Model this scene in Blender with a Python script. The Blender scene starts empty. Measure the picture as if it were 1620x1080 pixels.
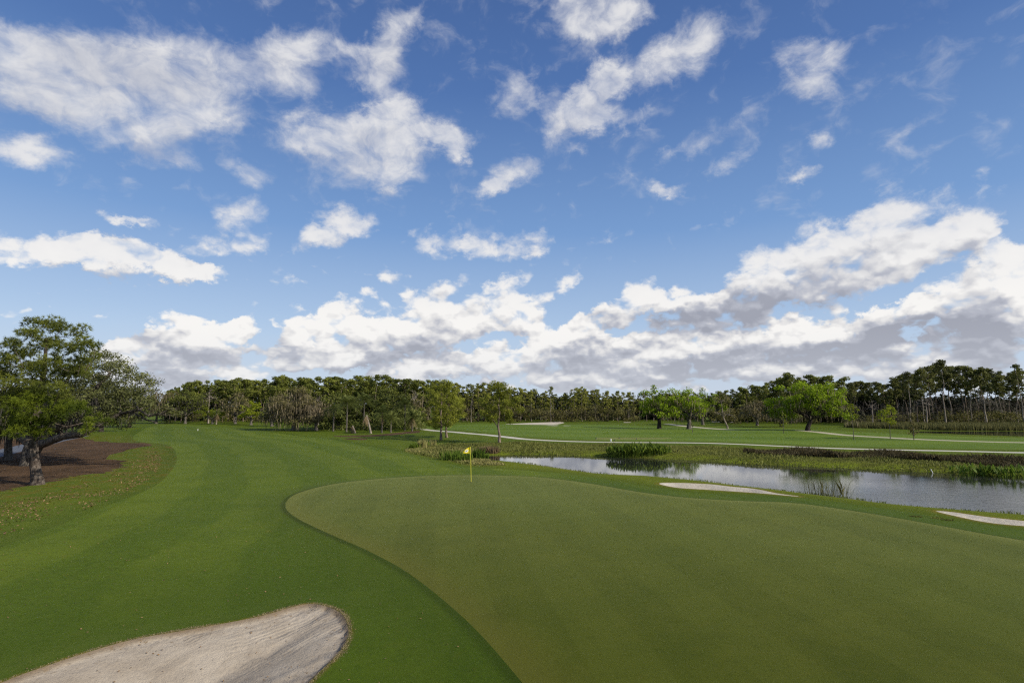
import bpy, math, random
import numpy as np
from mathutils import Vector
from mathutils.geometry import delaunay_2d_cdt
R = math.radians
rng = np.random.default_rng(7)
random.seed(7)
sc = bpy.context.scene
COL = sc.collection

# ------------------------------------------------------------------ camera
CAM_H, FPX, HOR = 4.7, 900.0, 645.0
PITCH = math.atan((HOR - 540.0) / FPX)
FW = np.array([0, math.cos(PITCH), math.sin(PITCH)])
UP = np.array([0, -math.sin(PITCH), math.cos(PITCH)])
RT = np.array([1.0, 0, 0])
cam_d = bpy.data.cameras.new('camera'); cam = bpy.data.objects.new('camera', cam_d); COL.objects.link(cam)
cam.location = (0, 0, CAM_H); cam.rotation_euler = (R(90) + PITCH, 0, 0)
cam_d.sensor_width = 36; cam_d.lens = FPX / 1620 * 36; cam_d.clip_start = 0.1; cam_d.clip_end = 9000
sc.camera = cam
sc.cycles.use_adaptive_sampling = True; sc.cycles.adaptive_threshold = .015; sc.cycles.adaptive_min_samples = 12; sc.cycles.use_denoising = False; sc.cycles.filter_width = 1.25; sc.cycles.max_bounces = 6; sc.cycles.diffuse_bounces = 3; sc.cycles.transmission_bounces = 3; sc.cycles.sample_clamp_indirect = 4
sc.view_settings.view_transform = 'Standard'; sc.view_settings.look = 'None'; sc.view_settings.exposure = 0

def ray(px, py):
    return FW * FPX + RT * (px - 810.0) + UP * (540.0 - py)
def P(px, py, z=0.0):
    d = ray(px, py); t = (z - CAM_H) / d[2]
    return np.array([d[0] * t, d[1] * t])
def PL(pts, z=0.0):
    return np.array([P(a, b, z) for a, b in pts])

# ------------------------------------------------------------------ object helpers
def tag(o, label=None, cat=None, group=None, kind=None):
    if label: o['label'] = label
    if cat: o['category'] = cat
    if group: o['group'] = group
    if kind: o['kind'] = kind
    return o
def empty(name, loc, rz=0.0):
    o = bpy.data.objects.new(name, None); COL.objects.link(o)
    o.location = loc; o.rotation_euler = (0, 0, rz); o.empty_display_size = 0.3
    return o
def new_mesh(name, V, F, mat, parent=None, smooth=False, attrs=None, nrm=None):
    """V (n,3) array, F (m,k) array of equal-size faces or list of such arrays"""
    me = bpy.data.meshes.new(name)
    Fs = F if isinstance(F, list) else [F]
    V = np.asarray(V, dtype=np.float32)
    loops = np.concatenate([f.ravel() for f in Fs]).astype(np.int32)
    tot = np.concatenate([np.full(len(f), f.shape[1]) for f in Fs]).astype(np.int32)
    start = np.concatenate([[0], np.cumsum(tot)[:-1]]).astype(np.int32)
    me.vertices.add(len(V)); me.vertices.foreach_set('co', V.ravel())
    me.loops.add(len(loops)); me.loops.foreach_set('vertex_index', loops)
    me.polygons.add(len(tot)); me.polygons.foreach_set('loop_start', start); me.polygons.foreach_set('loop_total', tot)
    if smooth: me.polygons.foreach_set('use_smooth', np.ones(len(tot), dtype=bool))
    me.update(calc_edges=True)
    for k, v in (attrs or {}).items():
        a = me.attributes.new(k, 'FLOAT', 'POINT'); a.data.foreach_set('value', np.asarray(v, dtype=np.float32))
    if nrm is not None: me.normals_split_custom_set_from_vertices([tuple(n) for n in nrm])
    me.materials.append(mat)
    o = bpy.data.objects.new(name, me); COL.objects.link(o)
    if parent is not None: o.parent = parent
    return o
def copy_tree(o, parent=None):
    c = o.copy(); COL.objects.link(c)
    if parent is not None: c.parent = parent
    for ch in list(o.children): copy_tree(ch, c)
    return c

# ------------------------------------------------------------------ node helpers
class NT:
    dim = '3D'
    def __init__(s, nt): s.nt = nt; s.n = nt.nodes; s.l = nt.links
    def add(s, t, **kw):
        n = s.n.new(t)
        for k, v in kw.items(): setattr(n, k, v)
        return n
    def put(s, sock, v):
        if hasattr(v, 'bl_rna') and isinstance(v, bpy.types.NodeSocket): s.l.new(v, sock)
        elif v is not None:
            if isinstance(v, (tuple, list)) and len(v) == 3 and sock.type == 'RGBA': v = (*v, 1)
            sock.default_value = v
    def math(s, op, a, b=None, c=None, clamp=False):
        n = s.add('ShaderNodeMath', operation=op, use_clamp=clamp)
        s.put(n.inputs[0], a); s.put(n.inputs[1], b); s.put(n.inputs[2], c)
        return n.outputs[0]
    def vmath(s, op, a, b=None, sc_=None):
        n = s.add('ShaderNodeVectorMath', operation=op)
        s.put(n.inputs[0], a)
        if b is not None: s.put(n.inputs[1], b)
        if sc_ is not None: s.put(n.inputs['Scale'], sc_)
        return n.outputs[1] if op == 'LENGTH' else n.outputs[0]
    def noise(s, vec, scale, detail=2, rough=.5, dist=0.0, color=False, lac=2.0):
        n = s.add('ShaderNodeTexNoise'); s.put(n.inputs['Vector'], vec); n.noise_dimensions = s.dim
        n.inputs['Scale'].default_value = scale; n.inputs['Detail'].default_value = detail
        n.inputs['Roughness'].default_value = rough; n.inputs['Distortion'].default_value = dist
        n.inputs['Lacunarity'].default_value = lac
        return n.outputs['Color' if color else 'Fac']
    def mix(s, f, a, b, mode='MIX'):
        n = s.add('ShaderNodeMix', data_type='RGBA', blend_type=mode)
        s.put(n.inputs[0], f); s.put(n.inputs[6], a); s.put(n.inputs[7], b)
        return n.outputs[2]
    def vmath2(s, a, b):
        n = s.add('ShaderNodeVectorMath', operation='DOT_PRODUCT'); s.put(n.inputs[0], a); n.inputs[1].default_value = b
        return n.outputs['Value']
    def ramp(s, x, lo, hi, a=0.0, b=1.0, smooth=True):
        n = s.add('ShaderNodeMapRange', interpolation_type='SMOOTHSTEP' if smooth else 'LINEAR')
        s.put(n.inputs['Value'], x); s.put(n.inputs['From Min'], lo); s.put(n.inputs['From Max'], hi)
        s.put(n.inputs['To Min'], a); s.put(n.inputs['To Max'], b)
        return n.outputs[0]
    def attr(s, name):
        n = s.add('ShaderNodeAttribute', attribute_name=name); return n.outputs['Fac']
    def pos(s): return s.add('ShaderNodeNewGeometry').outputs['Position']
    def scale(s, v, sv):
        return s.vmath('MULTIPLY', v, sv)
    def bump(s, h, strength, dist=0.05):
        n = s.add('ShaderNodeBump'); s.put(n.inputs['Height'], h)
        n.inputs['Strength'].default_value = strength; n.inputs['Distance'].default_value = dist
        return n.outputs[0]
    def bsdf(s, col, rough=.8, spec=.2, normal=None, **kw):
        n = s.add('ShaderNodeBsdfPrincipled'); s.put(n.inputs['Base Color'], col); s.put(n.inputs['Roughness'], rough)
        n.inputs['Specular IOR Level'].default_value = spec
        if normal is not None: s.put(n.inputs['Normal'], normal)
        for k, v in kw.items(): s.put(n.inputs[k], v)
        return n.outputs[0]
    def out(s, sh):
        o = s.add('ShaderNodeOutputMaterial'); s.l.new(sh, o.inputs[0])
def mat(name):
    m = bpy.data.materials.new(name); m.use_nodes = True; m.node_tree.nodes.clear()
    return m, NT(m.node_tree)

# ------------------------------------------------------------------ light and sky
SUN_AZ, SUN_EL = R(118), R(30)          # azimuth clockwise from +Y (view direction)
sd = np.array([math.sin(SUN_AZ) * math.cos(SUN_EL), math.cos(SUN_AZ) * math.cos(SUN_EL), math.sin(SUN_EL)])
sun_d = bpy.data.lights.new('sun', 'SUN'); sun_d.energy = 5.0; sun_d.angle = R(.53); sun_d.color = (1, .93, .80)
sun = bpy.data.objects.new('sun', sun_d); COL.objects.link(sun)
sun.rotation_euler = Vector(tuple(sd)).to_track_quat('Z', 'Y').to_euler(); sun.location = (60, -40, 60)

def azel(px, py):
    d = ray(px, py); d = d / np.linalg.norm(d)
    return math.atan2(d[0], d[1]), math.asin(d[2])

# clouds: soft ellipses in azimuth and elevation (centre, radii, tilt, weight), broken up by noise in the sky shader
CL = [(60,105,140,85,0,0.95),(180,75,130,70,0,0.95),(190,150,200,85,0,1.00),(320,105,115,70,0,0.95),(70,170,120,50,0,0.90),(325,185,95,52,8,1.00),
(210,222,120,38,0,0.66),(440,120,80,58,0,1.00),(275,248,90,28,0,0.53),(5,60,55,55,0,0.74),(45,247,105,34,-4,0.95),
(470,68,85,40,5,0.90),(545,85,60,28,15,0.70),(600,95,62,52,30,0.90),(628,45,55,38,35,0.79),(672,12,50,32,30,0.57),(560,125,60,30,0,0.49),
(535,218,120,62,10,1.00),(600,178,60,40,40,0.90),(655,212,105,50,0,1.05),(718,220,62,32,-12,1.00),(590,270,85,55,8,0.95),(640,285,60,42,0,0.90),(645,168,38,28,0,0.79),
(465,215,62,35,0,0.57),(415,278,60,32,0,0.57),(372,255,50,38,0,0.49),(737,246,32,15,20,0.70),
(875,18,80,55,0,0.70),(960,18,100,55,0,0.79),(1012,25,66,34,15,0.66),(935,50,66,32,0,0.53),
(800,155,55,44,10,0.79),(852,140,46,28,25,0.57),(940,150,75,45,28,1.00),(905,175,64,48,0,1.00),(965,122,58,42,15,1.00),(965,188,66,26,8,0.95),(880,222,34,45,10,0.57),(915,233,24,14,0,0.66),
(1050,105,52,45,25,1.00),(1100,65,62,50,45,1.00),(800,288,75,28,28,0.95),(765,302,45,17,0,0.66),
(1145,265,50,24,5,0.79),(1075,240,52,22,30,0.66),(1040,295,22,16,0,0.66),(1058,300,42,14,22,0.66),(1258,283,40,18,-5,0.90),(1298,222,24,18,35,0.66),
(1292,108,75,52,-5,0.79),(1250,75,70,26,0,0.53),(1280,145,50,28,0,0.57),(1180,170,46,28,35,0.43),(1430,215,70,20,30,0.43),(1555,300,46,32,35,0.66),(1470,318,55,22,25,0.57),(1400,140,90,20,10,0.36),
(180,342,52,15,-5,0.79),(218,350,40,11,-15,0.49),(80,393,210,34,-4,1.25),(215,411,135,34,-9,1.3),(300,426,72,28,-5,1.1),(332,420,34,14,0,0.62),
(385,343,62,32,12,0.74),(402,376,62,28,18,0.74),(340,380,46,26,0,0.57),(530,355,66,32,15,0.79),(495,383,50,25,25,0.79),(562,350,38,24,0,0.57),
(465,445,75,20,6,0.57),(690,375,42,22,22,0.79),(722,388,42,20,18,0.70),(772,395,62,27,0,0.90),(840,380,42,28,0,0.79),(848,402,30,14,0,0.74),(650,357,30,12,0,0.49),
(575,440,22,14,0,0.62),(618,445,36,22,0,0.70),(578,468,28,16,0,0.66),(885,455,36,26,40,0.79),
(790,450,72,24,22,0.94),(710,460,52,24,12,0.70),(640,472,70,24,10,0.66),(125,511,75,14,0,0.53),
(298,518,62,48,-12,1.25),(345,540,66,42,0,1.20),(382,530,48,38,0,1.05),(245,555,90,38,12,1.15),(290,582,150,36,8,1.05),(215,580,70,40,0,1.00),(330,595,130,28,8,0.90),
(487,520,62,44,0,1.15),(542,513,58,42,0,1.15),(500,562,100,45,0,1.20),(600,540,85,48,15,1.20),(660,512,95,48,15,1.20),(745,505,105,46,10,1.20),(815,490,76,40,18,1.10),(842,522,56,38,0,1.00),(585,572,80,26,0,0.90),(690,545,80,36,15,1.00),
(700,583,120,30,10,1.00),(800,562,110,32,10,1.00),(885,558,95,42,15,1.05),(640,598,110,20,5,0.90),
(998,468,60,42,10,1.15),(985,500,95,38,15,1.10),(1062,470,46,30,20,1.05),(930,522,85,38,15,1.10),(1130,490,115,36,20,1.10),(1203,425,66,48,20,1.25),(1210,462,115,45,15,1.30),(1300,405,90,62,28,1.30),(1310,450,120,45,12,1.20),(1400,345,66,58,30,1.35),(1350,388,85,62,32,1.25),
(1425,400,115,58,18,1.00),(1485,380,110,52,12,0.90),(1550,365,70,60,20,0.94),(1560,412,95,50,0,0.90),(1610,440,90,62,0,1.00),(1515,478,125,54,8,1.25),(1430,490,56,34,22,1.15),(1610,500,130,64,0,1.20),
(1260,522,160,38,10,0.90),(1100,545,190,42,12,1.05),(1350,520,130,28,12,0.94),(1300,562,260,42,5,1.10),(1510,552,210,52,5,1.15),(1000,577,210,42,6,1.05),(1150,595,310,36,0,1.00),(1470,598,270,38,0,1.00),(850,598,160,26,0,0.94)]
SH = [(1130,492,145,28,17,1),(1060,497,70,18,12,.7),(1190,500,95,22,15,.7),(1490,516,140,30,10,1),(1400,522,110,28,15,.9),(1330,548,160,22,8,.7),(1570,530,110,34,5,.8),(1400,566,220,24,5,.6),
(1435,378,100,36,25,.65),(1540,385,70,30,10,.45),(1130,565,160,18,8,.6),(1000,548,130,16,15,.6),(905,552,75,22,12,.6),(560,586,85,18,3,.8),(700,503,60,14,15,.4),(620,562,60,14,12,.5),
(250,570,85,26,5,.8),(300,604,130,14,5,.6),(270,246,140,36,0,.8),(120,70,190,45,0,.4),(200,120,190,60,0,.5),(90,60,120,45,0,.3),(330,110,90,40,0,.3),(560,120,80,24,0,.35),(1200,606,420,16,0,.55),(800,606,260,16,0,.5),(1500,600,260,24,0,.5),(1150,565,380,52,8,.42),(820,588,260,28,5,.40),(1480,570,300,45,4,.40),(640,575,120,25,5,.35),(1330,440,110,22,10,.22),(1590,455,70,20,10,.35),(1545,430,60,16,10,.3),(1605,520,80,20,5,.4),(1215,470,100,18,12,.25),(1340,470,120,20,10,.3)]

w = bpy.data.worlds.new('World'); sc.world = w; w.use_nodes = True
w.node_tree.nodes.clear(); S = NT(w.node_tree); S.dim = '2D'
def blob_group(name, lst):
    g = bpy.data.node_groups.new(name, 'ShaderNodeTree')
    g.interface.new_socket('Vector', in_out='INPUT', socket_type='NodeSocketVector')
    g.interface.new_socket('Value', in_out='OUTPUT', socket_type='NodeSocketFloat')
    G = NT(g); gi = G.add('NodeGroupInput'); go = G.add('NodeGroupOutput'); acc = None; bins = {}
    for cx, cy, rx, ry, an, wt in lst:
        a0, e0 = azel(cx, cy); t = R(an)
        a1, e1 = azel(cx + rx * math.cos(t), cy - rx * math.sin(t)); a2, e2 = azel(cx - ry * math.sin(t), cy - ry * math.cos(t))
        u = math.hypot(a1 - a0, e1 - e0); v = math.hypot(a2 - a0, e2 - e0); k = round(math.atan2(e1 - e0, a1 - a0) / R(7))
        bins.setdefault(k, []).append((a0, e0, u, v, wt))
    chunks = [(k, l[i:i + 24]) for k, l in sorted(bins.items()) for i in range(0, len(l), 24)]
    for k, l in chunks:                    # each chunk waits for the one before it, which keeps the shader's stack small
        th = k * R(7); c_, s_ = math.cos(th), math.sin(th); src = gi.outputs[0]
        if acc is not None: src = G.vmath('ADD', src, G.math('MULTIPLY', acc, 1e-7))
        cb = G.add('ShaderNodeCombineXYZ')
        G.l.new(G.vmath2(src, (c_, s_, 0)), cb.inputs[0]); G.l.new(G.vmath2(src, (-s_, c_, 0)), cb.inputs[1])
        for a0, e0, u, v, wt in l:
            xr, yr = a0 * c_ + e0 * s_, -a0 * s_ + e0 * c_
            m = G.add('ShaderNodeVectorMath', operation='MULTIPLY_ADD'); G.l.new(cb.outputs[0], m.inputs[0])
            m.inputs[1].default_value = (1 / u, 1 / v, 0); m.inputs[2].default_value = (-xr / u, -yr / v, 0)
            g_ = G.add('ShaderNodeTexGradient', gradient_type='SPHERICAL'); G.l.new(m.outputs[0], g_.inputs[0])
            acc = G.math('MULTIPLY_ADD', g_.outputs['Fac'], wt * 1.15, acc if acc is not None else 0.0)
    G.l.new(acc, go.inputs[0])
    return g
gC = blob_group('cloud_shapes', CL); gS = blob_group('cloud_shades', SH)
tc = S.add('ShaderNodeTexCoord').outputs['Generated']
sep = S.add('ShaderNodeSeparateXYZ'); S.l.new(tc, sep.inputs[0])
az = S.math('ARCTAN2', sep.outputs[0], sep.outputs[1]); el = S.math('ARCSINE', sep.outputs[2])
cmb = S.add('ShaderNodeCombineXYZ'); S.l.new(az, cmb.inputs[0]); S.l.new(el, cmb.inputs[1]); p = cmb.outputs[0]
# shear the noise so that streaks rise gently to the right, and squash it towards the horizon
mp = S.add('ShaderNodeMapping'); S.l.new(p, mp.inputs['Vector'])
mp.inputs['Rotation'].default_value = (0, 0, R(-14)); mp.inputs['Scale'].default_value = (1, 1.45, 1)
q = mp.outputs[0]
def warp(qv, sc_, amp, det, ro):
    c = S.noise(qv, sc_, det, ro, color=True)
    return S.vmath('MULTIPLY', S.vmath('SUBTRACT', c, (.5, .5, .5)), (amp, amp * .75, 0))
hi = S.ramp(el, .10, .42)
pw = S.vmath('ADD', p, S.vmath('ADD', warp(q, 9, .060, 1, .5), warp(q, 36, .036, 4, .68)))
grp = S.add('ShaderNodeGroup', node_tree=gC); S.l.new(pw, grp.inputs[0]); m0 = grp.outputs[0]
grp2 = S.add('ShaderNodeGroup', node_tree=gC); S.l.new(S.vmath('ADD', pw, (.018, .030, 0)), grp2.inputs[0]); m1 = grp2.outputs[0]
grs = S.add('ShaderNodeGroup', node_tree=gS); S.l.new(S.vmath('ADD', p, warp(q, 16, .06, 4, .6)), grs.inputs[0]); sh = grs.outputs[0]
def dens(qv):
    fb = S.noise(qv, 13, 7, .60, .3)
    vo = S.add('ShaderNodeTexVoronoi', feature='SMOOTH_F1', voronoi_dimensions='2D'); S.put(vo.inputs['Vector'], qv)
    vo.inputs['Scale'].default_value = 24; vo.inputs['Detail'].default_value = 2; vo.inputs['Roughness'].default_value = .5; vo.inputs['Smoothness'].default_value = .8
    return fb, S.math('MULTIPLY', S.math('SUBTRACT', .48, vo.outputs['Distance']), S.math('MULTIPLY_ADD', hi, -.52, .62))
qw = S.vmath('ADD', q, warp(q, 30, .02, 2, .6))
f0, v0 = dens(qw); f1, v1 = dens(S.vmath('ADD', qw, (.006, .012, 0)))
n0 = S.math('ADD', f0, v0); n1 = S.math('ADD', f1, v1)
# cloud elsewhere in the sky, outside the camera's view
side = S.math('MAXIMUM', S.ramp(S.math('ABSOLUTE', az), .80, 1.0), S.ramp(el, .68, .85))
m0b = S.math('MAXIMUM', m0, S.math('MULTIPLY', side, S.ramp(S.noise(q, 2.6, 3, .5), .48, .66, 0, 1.1)))
mm = S.math('MINIMUM', m0b, 1.0)
d = S.math('ADD', mm, S.math('MULTIPLY', S.math('SUBTRACT', n0, .5), S.math('MULTIPLY_ADD', hi, .60, 1.40)))
alpha = S.ramp(d, S.math('MULTIPLY_ADD', hi, -.26, .22), S.math('MULTIPLY_ADD', hi, .72, .60))
alpha = S.math('MULTIPLY', alpha, S.math('MULTIPLY_ADD', hi, -.07, .98))
# lit side against shaded base
b0 = S.noise(q, 7, 3, .5); b1 = S.noise(S.vmath('ADD', q, (.012, .030, 0)), 7, 3, .5)
relief = S.math('ADD', S.math('MULTIPLY', S.math('SUBTRACT', v0, v1), 1.15), S.math('MULTIPLY', S.math('SUBTRACT', f0, f1), .45))
relief = S.math('ADD', relief, S.math('ADD', S.math('MULTIPLY', S.math('SUBTRACT', b0, b1), 1.1), S.math('MULTIPLY', S.math('SUBTRACT', m0, m1), .22)))
self_sh = S.ramp(m1, .5, 2.0, 0, .26)
dark = S.math('ADD', S.math('MULTIPLY', sh, S.math('MULTIPLY_ADD', f1, .8, .30)), self_sh)
ms = S.add('ShaderNodeMapping'); S.l.new(p, ms.inputs['Vector']); ms.inputs['Rotation'].default_value = (0, 0, R(-11)); ms.inputs['Scale'].default_value = (1, 4.2, 1)
streak = S.math('MULTIPLY', S.ramp(S.noise(S.vmath('ADD', ms.outputs[0], warp(q, 12, .10, 3, .6)), 7, 5, .6), .36, .66), S.ramp(el, .05, .20, .46, .03))
dark = S.math('ADD', dark, streak)
light = S.math('SUBTRACT', S.math('ADD', .97, relief), dark, clamp=True)
cr = S.add('ShaderNodeValToRGB'); S.l.new(light, cr.inputs[0]); e = cr.color_ramp.elements
e[0].position = 0; e[0].color = (.34, .355, .42, 1); e[1].position = 1; e[1].color = (.96, .94, .91, 1)
x = e.new(.38); x.color = (.475, .492, .56, 1); x = e.new(.7); x.color = (.76, .75, .75, 1)
ccol = S.mix(S.math('MULTIPLY', hi, .62), cr.outputs[0], S.mix(S.ramp(d, .5, 1.6), (.50, .53, .62), (.74, .74, .76)))
sky = S.add('ShaderNodeTexSky', sky_type='NISHITA', sun_disc=False, sun_elevation=SUN_EL, sun_rotation=SUN_AZ, air_density=1.0, dust_density=.7, ozone_density=2.0, altitude=0)
BG = .10
skyc = S.vmath('SCALE', sky.outputs[0], sc_=BG)
# grade the clear blue: deeper overhead, paler towards the skyline
gr = S.add('ShaderNodeValToRGB'); S.l.new(S.ramp(el, 0, .75, smooth=False), gr.inputs[0]); e = gr.color_ramp.elements
e[0].position = 0; e[0].color = (.55, .67, .84, 1); e[1].position = 1; e[1].color = (.052, .115, .32, 1)
x = e.new(.16); x.color = (.46, .61, .83, 1); x = e.new(.40); x.color = (.195, .355, .665, 1); x = e.new(.7); x.color = (.085, .185, .455, 1)
blue = S.mix(.85, skyc, gr.outputs[0])
tot = S.mix(alpha, blue, ccol)
low = S.ramp(el, .0, .16, .42, 0)
tot = S.mix(low, tot, (.64, .68, .75))
bg = S.add('ShaderNodeBackground'); S.l.new(S.vmath('SCALE', tot, sc_=1 / BG), bg.inputs[0]); bg.inputs[1].default_value = BG
wo = S.add('ShaderNodeOutputWorld'); S.l.new(bg.outputs[0], wo.inputs[0])
w.cycles.sampling_method = 'MANUAL'; w.cycles.sample_map_resolution = 256

# ------------------------------------------------------------------ outlines on the ground
def smooth_loop(pts, step=7.0, closed=True):
    pts = np.array(pts, float); n = len(pts); out = []
    for i in range(n if closed else n - 1):
        p0, p1, p2, p3 = (pts[(i + k) % n] if closed else pts[min(max(i + k, 0), n - 1)] for k in (-1, 0, 1, 2))
        L = np.linalg.norm(p2 - p1); k = max(1, int(L / step))
        for t in np.arange(k) / k:
            out.append(.5 * ((2 * p1) + (-p0 + p2) * t + (2 * p0 - 5 * p1 + 4 * p2 - p3) * t * t + (-p0 + 3 * p1 - 3 * p2 + p3) * t ** 3))
    if not closed: out.append(pts[-1])
    return np.array(out)
GZ, WZ, WZ2 = .18, -.35, -.05
green_px = [(830,1080),(760,1000),(700,945),(640,900),(580,868),(520,842),(472,819),(452,802),(457,787),(482,775),(530,764),(600,756),(680,751.5),(760,750.5),(850,753.5),(930,763),(1000,775),(1060,783),(1120,788),(1180,791),(1261,794.5),(1354,807),(1424,818.5),(1506,833),(1560,843),(1620,853),(1720,872),(1860,910),(2000,1000),(1950,1200),(1500,1350),(1100,1330),(930,1200)]
fair_px = [(231,676),(209,693),(225,699),(252,704),(273,711),(280,726),(273,744),(252,765),(225,779),(178,797),(100,830),(0,870),(-150,925),(-350,1010),(-600,1300),(-200,1700),(900,1900),(1900,1800),(2300,1200),(2100,950),(1800,874),(1620,839),(1506,822),(1424,808),(1261,786.5),(1118,780),(1044,772),(970,760),(896,749),(800,742),(740,739),(690,729),(640,717),(600,709),(520,695),(440,684),(400,679),(330,673.5),(280,672),(245,673)]
farfair_px = [(672,676.5),(740,671),(900,671),(1000,673),(1080,675),(1200,677),(1340,683),(1450,688),(1620,692.5),(1850,695),(1850,714),(1620,710),(1424,706.5),(1213,702.5),(1100,700),(938,695.5),(829,690.5),(760,684),(700,679)]
tee_px = [(945,692),(1010,691.6),(1060,692.3),(1052,695.2),(1000,695.6),(943,695)]
mulch_px = [(-300,800),(-150,790),(0,776),(68,765.5),(148,750),(196,738),(178,727),(190,717),(237,708.5),(219,702),(160,699),(127,693),(60,688),(-60,686),(-250,690),(-500,720)]
strawa_px = [(543,694),(560,692.7),(581,693.8),(575,695.4),(556,695.3)]
strawb_px = [(528,688),(600,687),(664,681),(664,685),(600,690),(550,690.5)]
bunker_px = [(16,1078),(71,1058),(130,1038),(206,1016),(277,1003),(356,989),(415,977),(462,963),(494,958),(522,964),(542,976),(551,999),(549,1014),(534,1038),(510,1062),(488,1084),(430,1140),(330,1210),(150,1260),(-50,1230),(-90,1150),(-40,1105)]
bunkA_px = [(1043,765),(1059,763),(1118,765),(1155,769),(1195,773),(1230,780),(1264,785),(1200,779.5),(1118,774),(1072,771)]
bunkB_px = [(1481,808),(1506,809.5),(1560,817),(1620,823.5),(1700,830),(1720,838),(1620,831.5),(1560,825.5),(1506,814.5)]
far_bunk = [[(800,670),(839,668.3),(862,667.4),(888,666.6),(893,668),(879,671),(855,671.4),(820,671)],[(863,673.8),(872,672.4),(884,672.8),(882,675.6),(872,675.4)],[(890,674.6),(902,674.2),(903,675.4),(892,675.8)],
            [(1124,666.3),(1142,665.2),(1143,667),(1128,667.6)],[(1153,667.5),(1161,664.8),(1163,666.4),(1157,668)],[(986,667.6),(998,667.2),(999,668.6),(988,668.8)]]
pond_px = [(752,725),(770,721.5),(792,721),(829,720),(898,721),(968,723.5),(1037,726),(1100,729),(1180,734.5),(1261,738),(1343,741.5),(1424,746),(1484,748),(1530,752),(1620,757),(1750,766),(1900,778),(1900,836),(1750,822),(1620,812.5),(1506,804),(1424,797),(1343,787),(1275,779),(1223,772.5),(1180,768),(1133,762),(1081,757),(1037,753),(970,750),(915,743.5),(859,735.5),(815,730.5),(778,729)]
pond2_px = [(1446,683.2),(1500,685.6),(1560,687.6),(1620,689.4),(1750,692),(1750,683.5),(1620,682.8),(1540,682.4),(1480,682)]
bank_px = [(655,706),(690,702),(780,699.5),(860,700.5),(960,704),(1070,708),(1180,712.5),(1300,714),(1400,717),(1540,723),(1620,729),(1800,742),(1900,755),(1900,778),(1750,766),(1620,757),(1530,752),(1424,746),(1261,738),(1100,729),(968,723.5),(829,720),(770,722),(758,728),(790,731),(800,736),(745,737),(700,727),(640,714)]
marsh_px = [(1335,674),(1400,673.5),(1480,674.5),(1620,675.5),(1760,676),(1760,682),(1620,681.5),(1480,680.8),(1400,678),(1340,677)]

def ribbon(px_pts, width):
    c = PL(smooth_loop(px_pts, 6, closed=False)); d = np.gradient(c, axis=0); d /= np.linalg.norm(d, axis=1)[:, None]
    n = np.stack([-d[:, 1], d[:, 0]], 1) * width / 2
    return np.concatenate([c + n, (c - n)[::-1]])
path1 = ribbon([(640,675.5),(664,678),(697,682.3),(737,686),(770,688),(800,691),(829,694.4),(879,697),(938,699),(1017,701.5),(1076,703.2),(1130,704.6),(1213,706.8),(1316,709),(1424,711),(1533,712.8),(1620,714.8),(1800,718)], 2.1)
path2 = ribbon([(1056,670.5),(1085,673.5),(1120,677.5),(1163,681.5)], 2.6)
path3 = ribbon([(1262,682.6),(1300,686),(1340,689.8),(1400,693),(1461,696),(1573,699.6),(1700,702.5)], 2.6)
road = ribbon([(-220,760),(-100,737),(0,716.5),(40,706.5),(75,698),(120,690)], 3.6)
def loop(pxs, z=0.0, step=7.0): return PL(smooth_loop(pxs, step), z)
green, fair, farf, tee, mulch = loop(green_px, GZ), loop(fair_px, 0, 8), loop(farfair_px), loop(tee_px, 0, 4), loop(mulch_px)
_jr = np.random.default_rng(3); mulch = mulch + _jr.normal(size=mulch.shape) * np.minimum(.45, .012 * np.hypot(mulch[:, 0], mulch[:, 1]))[:, None]
bunker, bunkA, bunkB = loop(bunker_px, 0), loop(bunkA_px, 0, 5), loop(bunkB_px, 0, 5)
pond, pond2, bank, marsh = loop(pond_px, WZ, 5), loop(pond2_px, WZ2, 5), loop(bank_px), loop(marsh_px)
strA, strB = loop(strawa_px, 0, 3), loop(strawb_px, 0, 5)
fbk = [loop(b, 0, 4) for b in far_bunk]

def inside(poly, pts):
    x, y = pts[:, 0], pts[:, 1]; res = np.zeros(len(pts), bool)
    x0, y0 = poly[:, 0], poly[:, 1]; x1, y1 = np.roll(x0, -1), np.roll(y0, -1)
    for a, b, c, d_ in zip(x0, y0, x1, y1):
        if b == d_: continue
        cond = (b > y) != (d_ > y)
        res ^= cond & (x < (c - a) * (y - b) / (d_ - b) + a)
    return res
def dist_line(line, pts, closed=True):
    a = line; b = np.roll(line, -1, axis=0)
    if not closed: a, b = a[:-1], b[:-1]
    best = np.full(len(pts), 1e9)
    for p0, p1 in zip(a, b):
        v = p1 - p0; L2 = (v * v).sum() + 1e-12
        t = np.clip(((pts - p0) @ v) / L2, 0, 1)
        dd = pts - p0 - t[:, None] * v
        best = np.minimum(best, (dd * dd).sum(1))
    return np.sqrt(best)
def sdist(poly, pts, margin=25.0):
    lo, hi = poly.min(0) - margin, poly.max(0) + margin
    near = ((pts > lo) & (pts < hi)).all(1); res = np.full(len(pts), margin)
    if near.any():
        q_ = pts[near]; dd = dist_line(poly, q_); res[near] = np.where(inside(poly, q_), -dd, dd)
    return res
def sstep(x, a, b):
    t = np.clip((x - a) / (b - a), 0, 1); return t * t * (3 - 2 * t)
BUMPS = [(P(1160, 709), 7, .30), (P(880, 678), 14, .25), (P(1240, 684), 16, .25), (P(330, 712), 12, .18), (P(470, 740), 7, .14), (P(200, 850), 4, .12)]
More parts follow.
